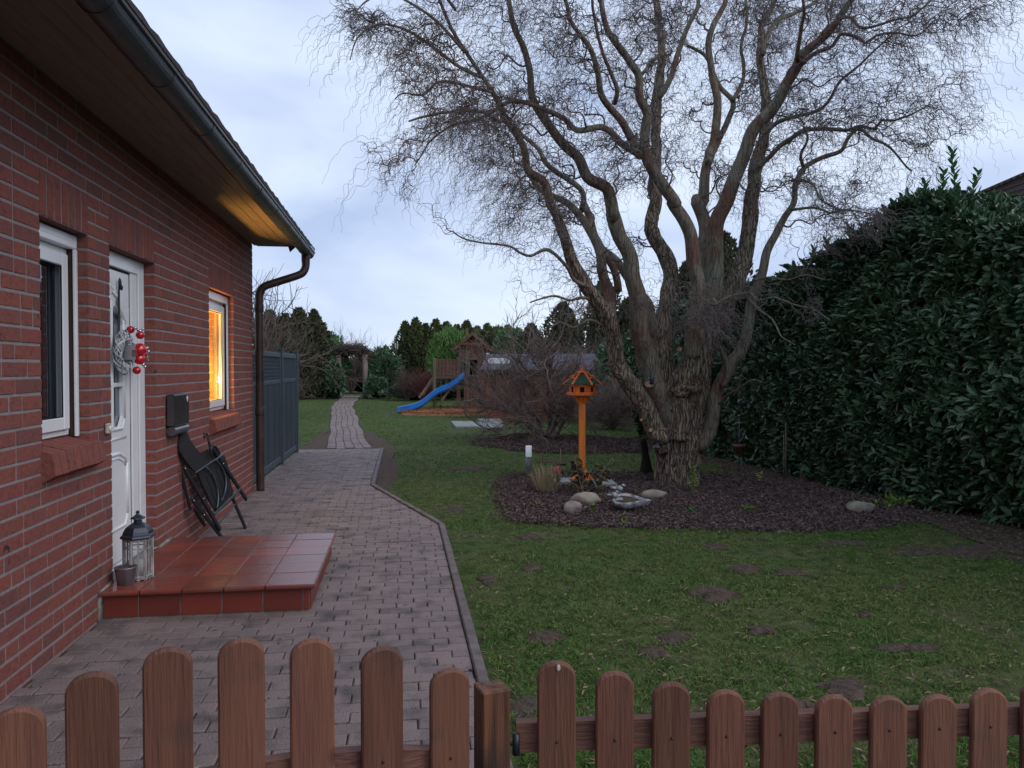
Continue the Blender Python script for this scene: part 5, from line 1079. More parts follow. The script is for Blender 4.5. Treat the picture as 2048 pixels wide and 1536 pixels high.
limb([(1180, 575), (1150, 560), (1135, 533), (1100, 502), (1080, 503), (1060, 512), (1040, 505), (1020, 493), (990, 488), (960, 485), (930, 478), (905, 462)], 9, 3, TD-.7, TD-2.0, sides=8)
limb([(1188, 600), (1165, 595), (1140, 600), (1110, 592), (1085, 596), (1060, 605)], 8, 3, TD-.6, TD-1.4, sides=8)
limb([(1212, 655), (1180, 640), (1150, 655), (1120, 645), (1100, 655)], 7, 3, TD-.5, TD-1.0, sides=8)
limb([(1500, 585), (1470, 590), (1445, 600), (1425, 610), (1410, 600)], 8, 5, TD-.2, TD-.6, sides=8)
for tr in ([(1500, 585), (1520, 600), (1550, 595), (1590, 610), (1625, 618), (1660, 640)], [(1500, 600), (1520, 620), (1545, 640), (1560, 670), (1590, 690)], [(1437, 808), (1455, 790), (1480, 775), (1505, 760), (1525, 765)], [(1505, 560), (1540, 555), (1575, 560), (1610, 550), (1650, 560)]): limb(tr, 6, 2.5, TD-.3, TD-1.2, sides=7)
for px, py, r, dx, dz in ((1365, 798, .03, 0, 0), (1360, 700, .035, 0, 0), (1366, 673, .02, 0, 0), (1260, 534, .022, 0, 0), (1280, 682, .018, 0, 0), (1298, 770, .05, 0, 0), (1284, 841, .02, 0, 0), (1302, 861, .03, 0, 0)):
    q = MB(); c = at(px, py, TD-.33); q.tube([c+Fw*.02, c-Fw*.04+np.array([-.015, 0, .01])], [r*1.1, r*.8], 12, smooth=False); sn = q.build('cut_stub', M_cut, wt)
q = MB(); c = at(1372, 780, TD-.36); q.ell(c, (.17, .09, .07), 18, .7, 5); q.build('burr', M_bark, wt); q = MB(); q.ell(at(1320, 872, TD-.33), (.12, .09, .09), 16, .6, 8); q.build('burr', M_bark, wt)
for tr, a_w, da, db in (([(965, 155), (905, 125), (850, 82), (800, 55), (750, 50), (712, 78), (700, 120)], 9, -1.7, -2.4), ([(930, 105), (880, 50), (830, 12), (780, -12), (735, 0), (708, 30)], 8, -1.8, -2.3), ([(984, 185), (930, 170), (880, 163), (845, 190), (810, 186), (790, 198)], 8, -1.7, -2.3), ([(912, 20), (860, -40), (800, -70), (740, -60)], 7, -1.9, -2.5), ([(1000, 215), (950, 240), (905, 250), (860, 285), (830, 330)], 7, -1.2, -1.9)):
    limb(tr, a_w, 2.5, TD+da, TD+db, sides=8)
axis0 = at(1370, 600, TD)
tw = Tw()
ZR = [1.6, 2.4, 3.0, 3.4, 4.2, 5.2, 7, 9]; RL = [1.2, 2.6, 3.7, 3.95, 4.05, 4.0, 3.9, 3.1]; RRt = [1.0, 1.7, 2.1, 2.5, 3.25, 3.7, 3.7, 2.8]
def trim(P):      # the crown's natural outline
    v = P-axis0; lat = v@Rt; dep_ = v@Fh; R_ = np.where(lat < 0, np.interp(P[:, 2], ZR, RL), np.interp(P[:, 2], ZR, RRt)); k = np.hypot(lat, dep_*.75) > R_*(1+.12*np.sin(P[:, 2]*5+lat*3))
    return P if not k.any() else P[:max(0, int(np.argmax(k)))]
def rec(p, d, r, lvl):
    if lvl == 2: L, st, amp, dr, wl, nb = rng.uniform(.6, 1.4), .048, .9, .15, .36, 8
    elif lvl == 3: L, st, amp, dr, wl, nb = rng.uniform(.45, 1.05), .042, .95, .8, .26, 6
    else: L, st, amp, dr, wl, nb = rng.uniform(.25, .8), .036, .95, 1.5, .20, 0
    P, dd = grow(p, d, L, st, amp, dr, wl); P = trim(P)
    if len(P) < 5: return
    r1 = {2: .0046, 3: .0026, 4: .0014}[lvl]; tw.add(P, max(r, r1*1.1), r1, 5 if lvl == 2 else 3, rng.random())
    if nb:
        for k in range(nb):
            i = int(len(P)*rng.uniform(.2, 1.0))-1; i = min(max(i, 1), len(P)-2); T = nrm(P[min(i+2, len(P)-1)]-P[max(i-2, 0)])
            out = P[i]-axis0; out[2] = 0; out = nrm(out); s = rng.normal(size=3); nd = T*.6+out*.35+s*.55+np.array([0, 0, .15 if lvl == 2 else -.35])
            rec(P[i], nd, {2: .0048, 3: .0025}[lvl]*rng.uniform(.8, 1.2), lvl+1)
for P, R_ in LIMBS:
    L = np.r_[0, np.cumsum(np.linalg.norm(np.diff(P, axis=0), axis=1))]; n = max(2, int(L[-1]*(3.3 if R_[0] < .08 else 2.7)))
    for k in range(n):
        i = int(len(P)*((k+rng.random())/n)); i = min(max(i, 1), len(P)-2); p = P[i]
        lf_ = (p-axis0)@Rt < -1.3
        if rng.random() < (np.interp(p[2], [1.6, 2.1, 2.5], [.95, .8, .0]) if lf_ else np.interp(p[2], [1.6, 2.2, 3.2, 3.6], [.95, .85, .55, .0])): continue
        if R_[i] > .11 and rng.random() < .5: continue
        T = nrm(P[i+1]-P[i-1]); out = p-axis0; out[2] = 0; dist = np.linalg.norm(out); out = nrm(out)
        nd = T*.45+out*(.3+.25*min(dist, 2))+rng.normal(size=3)*.55+np.array([0, 0, .25])
        low = p[2] < 2.3 or (lf_ and R_[0] < .03 and p[2] < 3.3)
        rec(p+nrm(nd)*R_[i]*.5, nd, (.004 if low else min(.013, max(.005, R_[i]*.35))), 3 if low or R_[i] > .09 and rng.random() < .4 else 2)
    if R_[-1] < .04:
        for _ in range(3): rec(P[-1], nrm(P[-1]-P[-6])+rng.normal(size=3)*.5, min(.004, R_[-1]*.6), 2 if R_[-1] > .012 else 3)
# fine epicormic shoots on the trunk and low limbs
for _ in range(220):
    P, R_ = LIMBS[rng.integers(0, len(LIMBS))]; i = rng.integers(0, len(P)); 
    if .9 < P[i][2] < 3.2 and R_[i] > .03:
        d = rng.normal(size=3); d[1] -= .6; P2, _ = grow(P[i]+nrm(d)*R_[i], d, rng.uniform(.15, .55), .035, .9, .3, .16); tw.add(P2, .003, .0012, 3, .1)
# long weeping strands round the outside of the crown
cand = [v for v in tw.V if len(v) > 24]; rng.shuffle(cand) if False else None
for q_ in rng.permutation(len(cand))[:3600]:
    v = cand[q_]; p = v[rng.integers(len(v)//2, len(v))]; o_ = p-axis0; rad_ = np.hypot(o_[0], o_[1])
    if rad_ < 2.0 or p[2] < 3.0: continue
    o_[2] = 0; P2, _ = grow(p, nrm(o_)*.55+rng.normal(size=3)*.35+np.array([0, 0, -.2]), rng.uniform(.5, 1.25)*(1 if o_@Rt < 0 else .8), .038, .85, 2.0, .22, .14); P2 = P2[P2[:, 2] > (2.35 if o_@Rt < 0 else 3.1)]
    if len(P2) > 4: tw.add(P2, .0022, .0010, 3)
tips = np.array([v[-1] for v in tw.V[::9] if v[-1][2] > 3.4]); tips = tips[rng.random(len(tips)) < .12]; rs_ = (tips-axis0)@Rt > .8; tips = np.concatenate([tips[rs_][:170], tips[~rs_][:50]])
V, F, R_ = leaves(tips, rng.normal(size=tips.shape)*.5-[0, 0, 1], rdir(len(tips)), rng.uniform(.03, .07, len(tips)), .011, .2, curl=.3); npmesh('withered_leaves', V, F, M_hyd, wt, R_)
tw.build('crown', M_twig, wt)

# ---- generic twiggy shrubs
def twigshrub(name, label, cat, base, nst, H, spread, m, L2=5, r0=.02, thick=1.0, wob=.15, seed=None, droop=.0, group=None, up=1.0, depth=3):
    o = thing(name, label, cat, tuple(base), group); t = Tw(); st_ = Tw()
    def go(p, d, L, r, lvl):
        k = max(4, int(L/.07)); out = [p]; d = nrm(d)
        for i in range(k):
            d = nrm(d+rng.normal(size=3)*wob+np.array([0, 0, (.05*up if lvl else .03*up)-droop*.05])); p = p+d*L/k; out.append(p)
        (st_ if lvl == 0 else t).add(out, r, r*.45 if lvl < depth-1 else r*.35, 6 if lvl == 0 else 3, rng.random())
        if lvl < depth-1:
            for _ in range(L2+(2 if lvl == 0 else 0)):
                i = int(k*rng.uniform(.25, 1)); i = min(i, k-1); T = nrm(out[i+1]-out[i]); go(out[i], T*.9+rng.normal(size=3)*.5, L*rng.uniform(.35, .65), r*.5, lvl+1)
    for i in range(nst):
        a = rng.random()*2*PI; e = rng.uniform(.2, 1); d = np.array([math.cos(a)*spread*e, math.sin(a)*spread*e, 1.0]); go(np.array(base, float)+np.array([math.cos(a), math.sin(a), 0])*.06, d, H*rng.uniform(.6, .95), r0*rng.uniform(.7, 1.1), 0)
    st_.build('stems', m, o); t.build('twigs', m, o); return o
# the big bare shrub in the second bed
o = thing('bare_shrub', 'wide bare many stemmed shrub in the second mulch bed left of the willow', 'shrub', (3.12, 16.2, 0)); t = Tw(); st_ = Tw()
def sh_go(p, d, L, r, lvl):
    k = max(5, int(L/.08)); out = [p]; d = nrm(d)
    for i in range(k): d = nrm(d+rng.normal(size=3)*.17+np.array([0, 0, .035])); p = p+d*L/k; out.append(p)
    (st_ if lvl == 0 else t).add(out, r, r*.45, 7 if lvl == 0 else 3, rng.random())
    if lvl < 3:
        for _ in range((9, 7, 4)[lvl]):
            i = min(int(k*rng.uniform(.25, 1)), k-1); T = nrm(out[i+1]-out[i]); sh_go(out[i], T+rng.normal(size=3)*[.5, .5, .4], L*rng.uniform(.38, .65), max(r*.5, .0035), lvl+1)
for dx, dy, dz, L, r in ((-.25, -.1, 1, 1.8, .045), (.12, 0, 1, 1.9, .05), (.5, .1, .9, 1.6, .045), (-.6, .1, .9, 1.9, .04), (-1.0, -.2, .75, 2.0, .035), (-1.5, 0, .4, 1.9, .03), (-1.6, -.5, .15, 1.6, .022), (.9, -.2, .7, 1.1, .03), (.1, .8, 1, 1.7, .03), (-.3, -.8, .9, 1.4, .03), (-.9, .8, .8, 1.8, .03), (.5, -.7, .5, 1.0, .022), (-1.2, -.9, .3, 1.4, .02), (-1.3, .6, .5, 1.6, .025), (-1.6, .3, .22, 1.7, .02), (-.5, .3, 1.1, 1.8, .03)):
    sh_go(np.array([3.12, 16.2, -.02])+np.array([dx, dy, 0])*.05, np.array([dx, dy, dz]), L*1.04, r, 0)
st_.build('stems', M_shrub, o); t.build('twigs', M_shrub, o)

# ---- leafy masses
def core_lump(o, c, rad, name='inner_shade', seed=0, m=None):
    q = MB(); q.ell(c, rad, 14, .25, seed); q.build(name, m or M_core, o)
def conifer(name, label, base, h, r, m, n=2600, group=None, col=.75, seed=0, cat='conifer', leaf=.16):
    o = thing(name, label, cat, tuple(base), group); base = np.array(base, float)
    u = rng.random(n); z = u*h; th = rng.random(n)*2*PI
    prof = np.where(u < .12, .75+u*2, 1)*(1-np.clip((u-.25)/.75, 0, 1)**(3.0 if col > .5 else 1.2))*r+.06*r
    lump = 1+.22*np.sin(th*3+u*7+seed)+.13*np.sin(th*7+u*19+seed*2)+rng.normal(size=n)*.07
    rr_ = prof*lump; P = base+np.stack([rr_*np.cos(th), rr_*np.sin(th), z], 1)
    D = nrm(np.stack([np.cos(th)*.55, np.sin(th)*.55, np.full(n, .9)], 1)+rng.normal(size=(n, 3))*.4); Nn = nrm(np.stack([np.cos(th), np.sin(th), np.full(n, .3)], 1)+rng.normal(size=(n, 3))*.6)
    V, F, R_ = leaves(P-D*.05, D, Nn, rng.uniform(.7, 1.4, n)*leaf, leaf*.42, .1, np.clip(rng.normal(.45, .28, n), 0, 1)); npmesh('foliage', V, F, m, o, R_)
    q = MB(); q.lathe([(max(.02, .84*r*(.75+t*2 if t < .12 else 1)*(1-max(0, (t-.25)/.75)**(3.0 if col > .5 else 1.2))), t*h*.97) for t in np.linspace(0, 1, 12)], base, 12); q.build('shade_core', M_core, o)  # near-black solid blocks the view through; its colour stands in for inner shade
    q = MB(); q.tube([base-(0, 0, .05), base+(0, 0, h*.8)], [.07, .02], 7); q.build('trunk', M_bark, o); return o
def bush(name, label, base, rad, m, n=2500, cat='bush', leaf=.10, wd=.4, seed=0, group=None, spiky=.0):
    o = thing(name, label, cat, (base[0], base[1], 0), group); c = np.array([base[0], base[1], rad[2]*.92]); d = rdir(n); d[:, 2] = np.abs(d[:, 2])*1.0-rng.random(n)*.75; d = nrm(d)
    l = np.array([1+.28*mn.noise(Vector(q*1.7)+Vector((seed, 0, 0)))+.16*mn.noise(Vector(q*4.5)+Vector((0, seed, 0))) for q in d]); jit = 1-np.abs(rng.normal(size=n))*.06
    P = c+d*np.array(rad)*(l*jit)[:, None]; k = P[:, 2] > .02; P, d = P[k], d[k]; n = len(P)
    D = nrm(d*.7+rng.normal(size=(n, 3))*.6+np.array([0, 0, .45+spiky])); V, F, R_ = leaves(P, D, nrm(d+rng.normal(size=(n, 3))*.5+(0, 0, .4)), rng.uniform(.7, 1.3, n)*leaf, leaf*wd, .2); npmesh('foliage', V, F, m, o, R_)
    q = MB(); q.ell(c, np.array(rad)*.86, 16, .22, seed); q.build('shade_core', M_core, o);  # solid lump coloured near black as the shade within the leaves
    return o
ORD = ['leftmost', 'second', 'third', 'fourth', 'fifth', 'sixth', 'seventh', 'eighth', 'ninth', 'tenth', 'eleventh', 'twelfth', 'thirteenth']
tops = [645, 638, 650, 641, 646, 652, 644, 655, 650, 658, 652, 660]
for i, tp in enumerate(tops):
    px = 811+i*20.5; D_ = 42-.3*i; b = at(px, 790, D_); h = EYE+(735-tp)/FPX*D_; conifer('thuja', ('leftmost thuja of the tall row behind the play tower' if i == 0 else f'{ORD[i]} thuja from the left in the row behind the play tower'), (b[0], b[1], 0), h, .60, M_thuja, 3000, 'thujas in the tall row behind the play tower', seed=i*1.7, leaf=.17)
for i, (px, tp, D_, r) in enumerate([(541, 624, 37, .80), (572, 630, 37.5, .78), (598, 618, 38, .78), (629, 622, 38.5, .66)]):
    b = at(px, 790, D_); conifer('thuja', f"{['leftmost', 'second', 'third', 'rightmost'][i]} of the four dark thujas behind the privacy fence", (b[0], b[1], 0), EYE+(735-tp)/FPX*D_, r, M_thujad, 2600, 'dark thujas behind the privacy fence', seed=i*2.3+9, leaf=.19)
for i, (px, tp, D_, r, lb) in enumerate([(1062, 650, 32, .55, 'low brown green thuja beyond the shed, right of the long row'), (1126, 608, 31, .88, 'rounded tall thuja beyond the shed left of the willow'), (1208, 562, 28, .85, 'dark tall thuja close left behind the willow limbs'), (1255, 600, 27.5, .6, 'dark thuja seen between the lower left willow limbs'), (1372, 528, 26, .70, 'dark thuja seen between the upright middle willow limbs'), (1446, 470, 24, 1.0, 'tall dark thuja behind the crown of middle right willow limbs')]):
    b = at(px, 790, D_); conifer('thuja', lb, (b[0], b[1], 0), EYE+(735-tp)/FPX*D_, r, M_thujad, 3800, None, seed=i*2.9+3, leaf=.17)
def b_at(px, D_): b = at(px, 790, D_); return (b[0], b[1], 0)
bush('laurel_bush', 'bright green tall laurel bush left of the rose arch', b_at(650, 39.5), (1.1, .9, 1.75), M_laurelb, 3600, leaf=.20, seed=2, spiky=.3)
bush('laurel_bush', 'dark laurel hedge block left of the rose arch', b_at(632, 38.6), (1.25, .6, 1.15), M_laurel, 3600, leaf=.18, seed=3)
bush('laurel_bush', 'small dark laurel at the left foot of the rose arch', b_at(668, 38.2), (.45, .4, .95), M_laurel, 1300, leaf=.16, seed=13)
bush('laurel_bush', 'dark laurel bush right of the rose arch', b_at(768, 39.5), (.85, .6, 1.25), M_laurel, 3200, leaf=.18, seed=4, spiky=.3)
bush('laurel_bush', 'low dark laurel between the arch and the red twigged shrub', b_at(752, 38.3), (.5, .4, .55), M_laurel, 1400, leaf=.16, seed=24)
bush('laurel_bush', 'dark laurel bush far left beyond the privacy fence', b_at(575, 38.6), (1.3, .7, 1.2), M_laurel, 3000, leaf=.19, seed=5)
bush('yew_bush', 'yellow green bush seen through the rose arch', b_at(712, 48), (1.9, .7, 1.0), M_thuja, 3000, leaf=.18, seed=6)
bush('yew_bush', 'dark bush beyond the lawn right of the rose arch', b_at(762, 47), (1.9, .7, 1.35), M_laurel, 2400, leaf=.18, seed=61)
bush('yew_bush', 'dark bush beyond the lawn left of the rose arch', b_at(660, 47), (1.6, .7, 1.2), M_laurel, 2400, leaf=.18, seed=62)
bush('pale_bush', 'light green feathery bush left of the play hut', b_at(900, 38), (.95, .7, 1.75), M_bamb, 3800, leaf=.22, wd=.2, seed=7, spiky=.9)
bush('ground_bush', 'low dark shrub under the left end of the play tower', b_at(830, 37), (1.4, .5, .42), M_laurel, 1800, leaf=.15, seed=8)
bush('ground_bush', 'low dark shrub behind the posts of the play tower', b_at(900, 37), (1.5, .5, .85), M_laurel, 2200, leaf=.15, seed=81)
bush('evergreen_bush', 'bright evergreen bush above the shed roof', b_at(1035, 36), (1.2, .7, 1.75), M_laurelb, 2600, leaf=.2, seed=9, spiky=.2)
bush('evergreen_bush', 'brownish dense bush right behind the play hut', b_at(985, 37), (1.2, .7, 1.8), M_thuja, 2600, leaf=.2, seed=91, spiky=.2)
bush('evergreen_bush', 'dark green bush between the left willow limbs', b_at(1265, 21), (1.0, .8, 1.35), M_laurel, 5200, leaf=.13, seed=10)
bush('evergreen_bush', 'dark bush behind the lower part of the willow trunk', b_at(1330, 22), (1.3, .8, 1.6), M_laurel, 4200, leaf=.14, seed=11)
bush('evergreen_bush', 'tall evergreen bush right behind the willow trunk', b_at(1430, 21), (1.4, .8, 1.9), M_laurelb, 4600, leaf=.14, seed=12)
twigshrub('red_shrub', 'red twigged dogwood shrub left of the play tower', 'shrub', b_at(846, 35.5), 46, 1.35, .55, M_red, 4, .016, wob=.10)
twigshrub('brown_shrub', 'brown twiggy shrub left of the red dogwood', 'shrub', b_at(815, 36.3), 44, 1.35, .6, M_tw2, 4, .016, wob=.10)
twigshrub('bare_bush', 'bare grey bush rising behind the rose arch', 'shrub', b_at(702, 46), 30, 2.9, .5, M_tw2, 5, .03, wob=.10)
twigshrub('bare_bush', 'bare grey bush behind the right post of the arch', 'shrub', b_at(738, 46.5), 24, 2.5, .5, M_tw2, 5, .03, wob=.10)
twigshrub('bare_bush', 'brown twiggy bush just above the privacy fence', 'shrub', b_at(556, 24), 30, 1.85, .45, M_tw2, 5, .014, wob=.12)
twigshrub('dry_shrub', 'dark tangled bare shrub left behind the willow trunk', 'shrub', b_at(1225, 19.5), 60, 1.35, .9, M_shrub, 6, .014, wob=.25)
twigshrub('dry_shrub', 'tall grey tangled shrub behind the bird feeder', 'shrub', b_at(1200, 24), 50, 2.5, .45, M_shrub, 6, .018, wob=.25)
twigshrub('dry_shrub', 'grey tangled shrub above the right end of the shed', 'shrub', b_at(1130, 26.5), 44, 2.4, .5, M_shrub, 6, .018, wob=.25)
twigshrub('bare_tree', 'bare tree with thin upright branches behind the house corner', 'tree', b_at(512, 27), 16, 4.5, .5, M_tw2, 6, .05, wob=.09, up=.4)

# ---- the tall cherry laurel hedge on the right
hg = thing('laurel_hedge', 'tall glossy dark green laurel hedge along the right side', 'hedge', (6.2, 9, 0))
HY = [1.0, 4.0, 6.55, 7.2, 7.77, 8.83, 9.9, 11.3, 12.6, 14.5, 17]; HX = [6.0, 5.95, 5.90, 5.90, 5.80, 5.66, 5.62, 5.56, 5.46, 5.35, 5.35]
TY = [1, 6.3, 6.7, 7.1, 7.6, 8.1, 8.5, 9.2, 10.0, 10.9, 12, 14, 17]; TZ = [2.75, 2.82, 2.88, 2.96, 3.16, 3.40, 3.46, 3.28, 3.00, 2.84, 2.76, 2.62, 2.5]
def hx(y, z): return np.interp(y, HY, HX)+.05+.32*np.clip((z-2.2)/1.2, 0, 1)**2.2-.18*np.exp(-((z-1.2)/.8)**2)
nS = 15500; sy = rng.uniform(2.2, 16.5, nS); top = rng.random(nS) < .22
zt = np.interp(sy, TY, TZ); sz = np.where(top, zt, rng.random(nS)**.9*zt)
bx = hx(sy, sz); bx = np.where(top, rng.uniform(0, 1, nS)**1.3*1.8+hx(sy, zt)-.1, bx)
nv = np.array([mn.noise(Vector((0, a*1.1, b*1.3)))*.30+mn.noise(Vector((3, a*3.1, b*3.3)))*.14 for a, b in zip(sy, sz)])
bx = bx+np.where(top, 0, nv+np.abs(rng.normal(size=nS))*.05); sz = sz+np.where(top, nv*.6-.04-.06*np.abs(bx-6.4), 0)
out = np.where(top[:, None], np.array([-.25, 0, 1.0]), np.array([-1.0, 0, .38])); SD = nrm(out+rng.normal(size=(nS, 3))*.42)
SP = np.stack([bx, sy, sz], 1)
V_, F_, R2 = [], [], []; nb = 0
kL = 7
for k in range(kL):
    ang = k*2.4+rng.random(nS)*.6; ref = nrm(np.cross(SD, np.tile([.1, .2, .97], (nS, 1)))); r2 = np.cross(SD, ref); side = ref*np.cos(ang)[:, None]+r2*np.sin(ang)[:, None]
    D = nrm(SD*(.25+.13*k)+side*1.0*(1-.07*k)+np.array([0, 0, .22])+rng.normal(size=(nS, 3))*.38); Nn = nrm(SD+np.array([-.15, 0, .75])); P = SP+SD*(.022*k)[..., None] if False else SP+SD*(.022*k)
    V, F, Rr3 = leaves(P, D, Nn, rng.uniform(.085, .160, nS), rng.uniform(.038, .058, nS), .18, np.clip(rng.normal(.35, .3, nS), 0, 1), curl=.12); V_.append(V); F_.append(F+nb); nb += len(V); R2.append(Rr3)
npmesh('foliage', np.concatenate(V_), np.concatenate(F_), M_laurel, hg, np.concatenate(R2))
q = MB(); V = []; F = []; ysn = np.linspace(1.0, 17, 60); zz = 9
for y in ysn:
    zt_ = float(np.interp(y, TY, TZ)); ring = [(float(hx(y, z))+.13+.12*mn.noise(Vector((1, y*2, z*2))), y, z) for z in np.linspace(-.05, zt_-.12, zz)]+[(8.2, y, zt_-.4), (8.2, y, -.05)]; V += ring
k = zz+2; F = [(i*k+j, i*k+j+1, (i+1)*k+j+1, (i+1)*k+j) for i in range(len(ysn)-1) for j in range(k-1)]; q.add(V, F); q.add(V[:k], [tuple(range(k))]); q.add(V[-k:], [tuple(range(k))]); q.build('shade_core', M_core, hg)  # hedge filled with a near-black body, deep shade put into its colour
# long shoots standing above the hedge
shoots = [(at(1912, 385, 9.3), .52), (at(1940, 400, 9.2), .30), (at(1885, 400, 9.0), .30), (at(1800, 430, 9.6), .22), (at(1770, 450, 9.8), .20), (at(1700, 485, 10.2), .22), (at(1655, 510, 10.8), .2), (at(1625, 525, 11.2), .2), (at(1850, 400, 9.4), .22)]+[(np.array([rng.uniform(5.6, 6.6), y, np.interp(y, TY, TZ)-.05]), rng.uniform(.1, .28)) for y in np.linspace(8.4, 15, 12)]
for p0, L in shoots:
    V_, F_, R2 = [], [], []; nb = 0; st_ = Tw()
    lean = rng.normal(size=3)*[.10, .10, 0]; k = int(L/.022)+4; Q = np.array([p0+(lean+np.array([0, 0, 1]))*L*i/k for i in range(k+1)]); st_.add(Q, .006, .003, 5)
    for i in range(2, k+1):
        a = i*2.4; D = nrm(np.array([[math.cos(a)*.7, math.sin(a)*.7, .75]])); V, F, Rr3 = leaves(Q[i][None], D, np.array([[-.3*math.cos(a), -.3*math.sin(a), 1.]]), .115, .046, .15, np.array([.9])); V_.append(V); F_.append(F+nb); nb += len(V); R2.append(Rr3)
    so_ = st_.build('shoot', M_laurelb, hg); npmesh('shoot_leaves', np.concatenate(V_), np.concatenate(F_), M_laurelb, so_, np.concatenate(R2))
# ---- neighbour's roof over the hedge
nb_ = thing('neighbour_house', 'neighbouring house with dark tiled roof peeking over the laurel hedge', 'house', (15, 15, 0))
A0 = at(1946, 393, 17); A1 = at(2048, 349, 17); u_ = nrm(A1-A0); 
ea = at(1935, 420, 17); eb = ea+np.array([7, .6, 0.0]); q = MB()
rg = A0+(A1-A0)*3.2
q.add([A0+(0, 0, .0), rg, rg+np.array([2.5, 9, -2.2]), A0+np.array([-.3, 7, -.5])], [(0, 1, 2, 3)])
e1 = at(1990, 409, 17.0); e2 = e1+(np.array([5.2, -.4, .08]))
q.prism([A0, at(1975, 412, 17), e1, e2, rg], Fh*1.2+np.array([0, 0, 0])); 
for i in range(26):
    p_ = A0+(rg-A0)*(i/26); q.obox(p_+(0, 0, .02), [u_, np.cross(Fh, u_), Fh], (.13, .03, .12), .01)
for j in range(1, 6):
    pa = A0+(e1-A0)*(j/6); pb_ = rg+(e2-rg)*(j/6); q.bar(pa-Fh*.03, pb_-Fh*.03, .05, .03, tuple(Fh), .005)
q.build('roof', M_ngb, nb_)
q = MB(); q.bar(e1+(.25, 0, -.03)-Fh*.1, e2+(0, 0, -.03)-Fh*.1, .04, .10, tuple(Fh), .005); q.build('gutter', M_white, nb_)
q = MB(); c0 = e1*[1, 1, 0]+Fh*.4; c1_ = e2*[1, 1, 0]+Fh*.4; q.prism([c0, c1_, c1_+Fh*6, c0+Fh*6], (0, 0, e1[2]-.06)); q.build('wall', M_render, nb_)

# ---- small plants of the bed
def tuft(name, label, cat, base, n, H, spread, m, wd=.006):
    P = np.tile(np.array(base, float), (n, 1))+rng.normal(size=(n, 3))*[.05, .05, 0]; D = nrm(np.stack([rng.normal(size=n)*spread, rng.normal(size=n)*spread, np.ones(n)], 1)); V, F, R_ = leaves(P, D, rdir(n), rng.uniform(.5, 1, n)*H, wd, .1, curl=.0); return tag(npmesh(name, V, F, m, None, R_), label, cat)
b = gp(1090, 985); tuft('grass_tuft', 'dry ornamental grass tuft at the left end of the bed', 'grass tuft', b, 420, .44, .42, M_straw, .0035)
hyd = thing('hydrangea', 'withered hydrangea with dark drooping leaves before the bird feeder', 'plant', tuple(gp(1160, 990)))
t = Tw(); LP, LD = [], []
for i in range(13):
    b = gp(1160, 990)+rng.normal(size=3)*[.05, .05, 0]; tp = at(1160+rng.uniform(-55, 70), 925+rng.uniform(-12, 35), 9.55+rng.uniform(-.2, .2)); P, R_ = smoothpath([b, (b+tp)/2+rng.normal(size=3)*.03, tp], [1]*3, .04); t.add(P, .005, .003, 4)
    for k in range(7): LP.append(P[rng.integers(len(P)//3, len(P))]); LD.append(rng.normal(size=3)*[1, 1, .4]+[0, 0, -.55])
t.build('stems', M_shrub, hyd); LP, LD = np.array(LP), np.array(LD); V, F, R_ = leaves(LP, LD, rdir(len(LP)), rng.uniform(.07, .12, len(LP)), .055, .3, curl=.3); npmesh('leaves', V, F, M_hyd, hyd, R_)
pk = thing('pink_hydrangea', 'single faded pink flower head left of the bird feeder', 'flower', tuple(gp(1112, 985))); c = at(1114, 941, 9.6)
q = MB(); [q.ell(c+rng.normal(size=3)*.024, (.014, .014, .011), 6) for _ in range(34)]; q.build('flower_head', M_pink, pk); q = MB(); q.tube([gp(1125, 985), c], .004, 6); q.build('stem', M_shrub, pk)
LP = np.tile(at(1112, 955, 9.6), (9, 1))+rng.normal(size=(9, 3))*.03; V, F, R_ = leaves(LP, rng.normal(size=(9, 3))-[0, 0, 1], rdir(9), .08, .045, .3); npmesh('leaves', V, F, M_hyd, pk, R_)
def sprig(px, py, d, n, sx, sz, leaf, m, name, label, cat='plant', kind=None):
    c = at(px, py, d); b = gp(px, py+6); b = np.array([c[0], c[1], -.01]); o = thing(name, label, cat, tuple(b)); t = Tw(); P = []
    k = max(3, n//7)
    for i in range(k):
        e = c+rng.normal(size=3)*[sx, sx*.6, sz]; e[2] = max(.02, e[2]); Q, _ = smoothpath([b, b*.4+e*.6+rng.normal(size=3)*.01, e], [1]*3, .02); t.add(Q, .003, .0015, 3)
        for _ in range(max(1, n//k)): P.append(Q[rng.integers(len(Q)//2, len(Q))])
    P = np.array(P); V, F, R_ = leaves(P, rng.normal(size=P.shape)+[0, 0, .7], rdir(len(P))+[0, 0, 1], leaf, leaf*.42, .2); npmesh('leaves', V, F, m, o, R_); t.build('stems', M_fresh, o)
sprig(1385, 948, 9.55, 60, .035, .11, .05, M_fresh, 'young_shoot', 'yellow green leafy shoot at the right foot of the willow trunk')
sprig(1520, 948, 10.3, 40, .035, .03, .03, M_yel, 'yellow_primrose', 'small yellow flower cluster right of the heart stake', 'flower')
sprig(1775, 1003, 8.6, 120, .16, .05, .06, M_fresh, 'ground_cover', 'low yellow green sprawling plant behind the right boulder')
sprig(1500, 1018, 8.3, 60, .06, .02, .05, M_fresh, 'weed', 'small bright weed in the mulch right of the trunk')
sprig(1377, 1030, 8.2, 40, .05, .02, .05, M_laurelb, 'weed', 'small green weed in the mulch below the trunk')
sprig(1190, 1018, 8.2, 26, .05, .02, .06, M_fresh, 'weed', 'small green seedling beside the long boulder')
sprig(1252, 1048, 7.6, 16, .04, .015, .05, M_fresh, 'weed', 'tiny green seedling in front of the bird bath')
sprig(1075, 1010, 8.6, 14, .03, .015, .05, M_fresh, 'weed', 'tiny light green weed left of the round boulder')
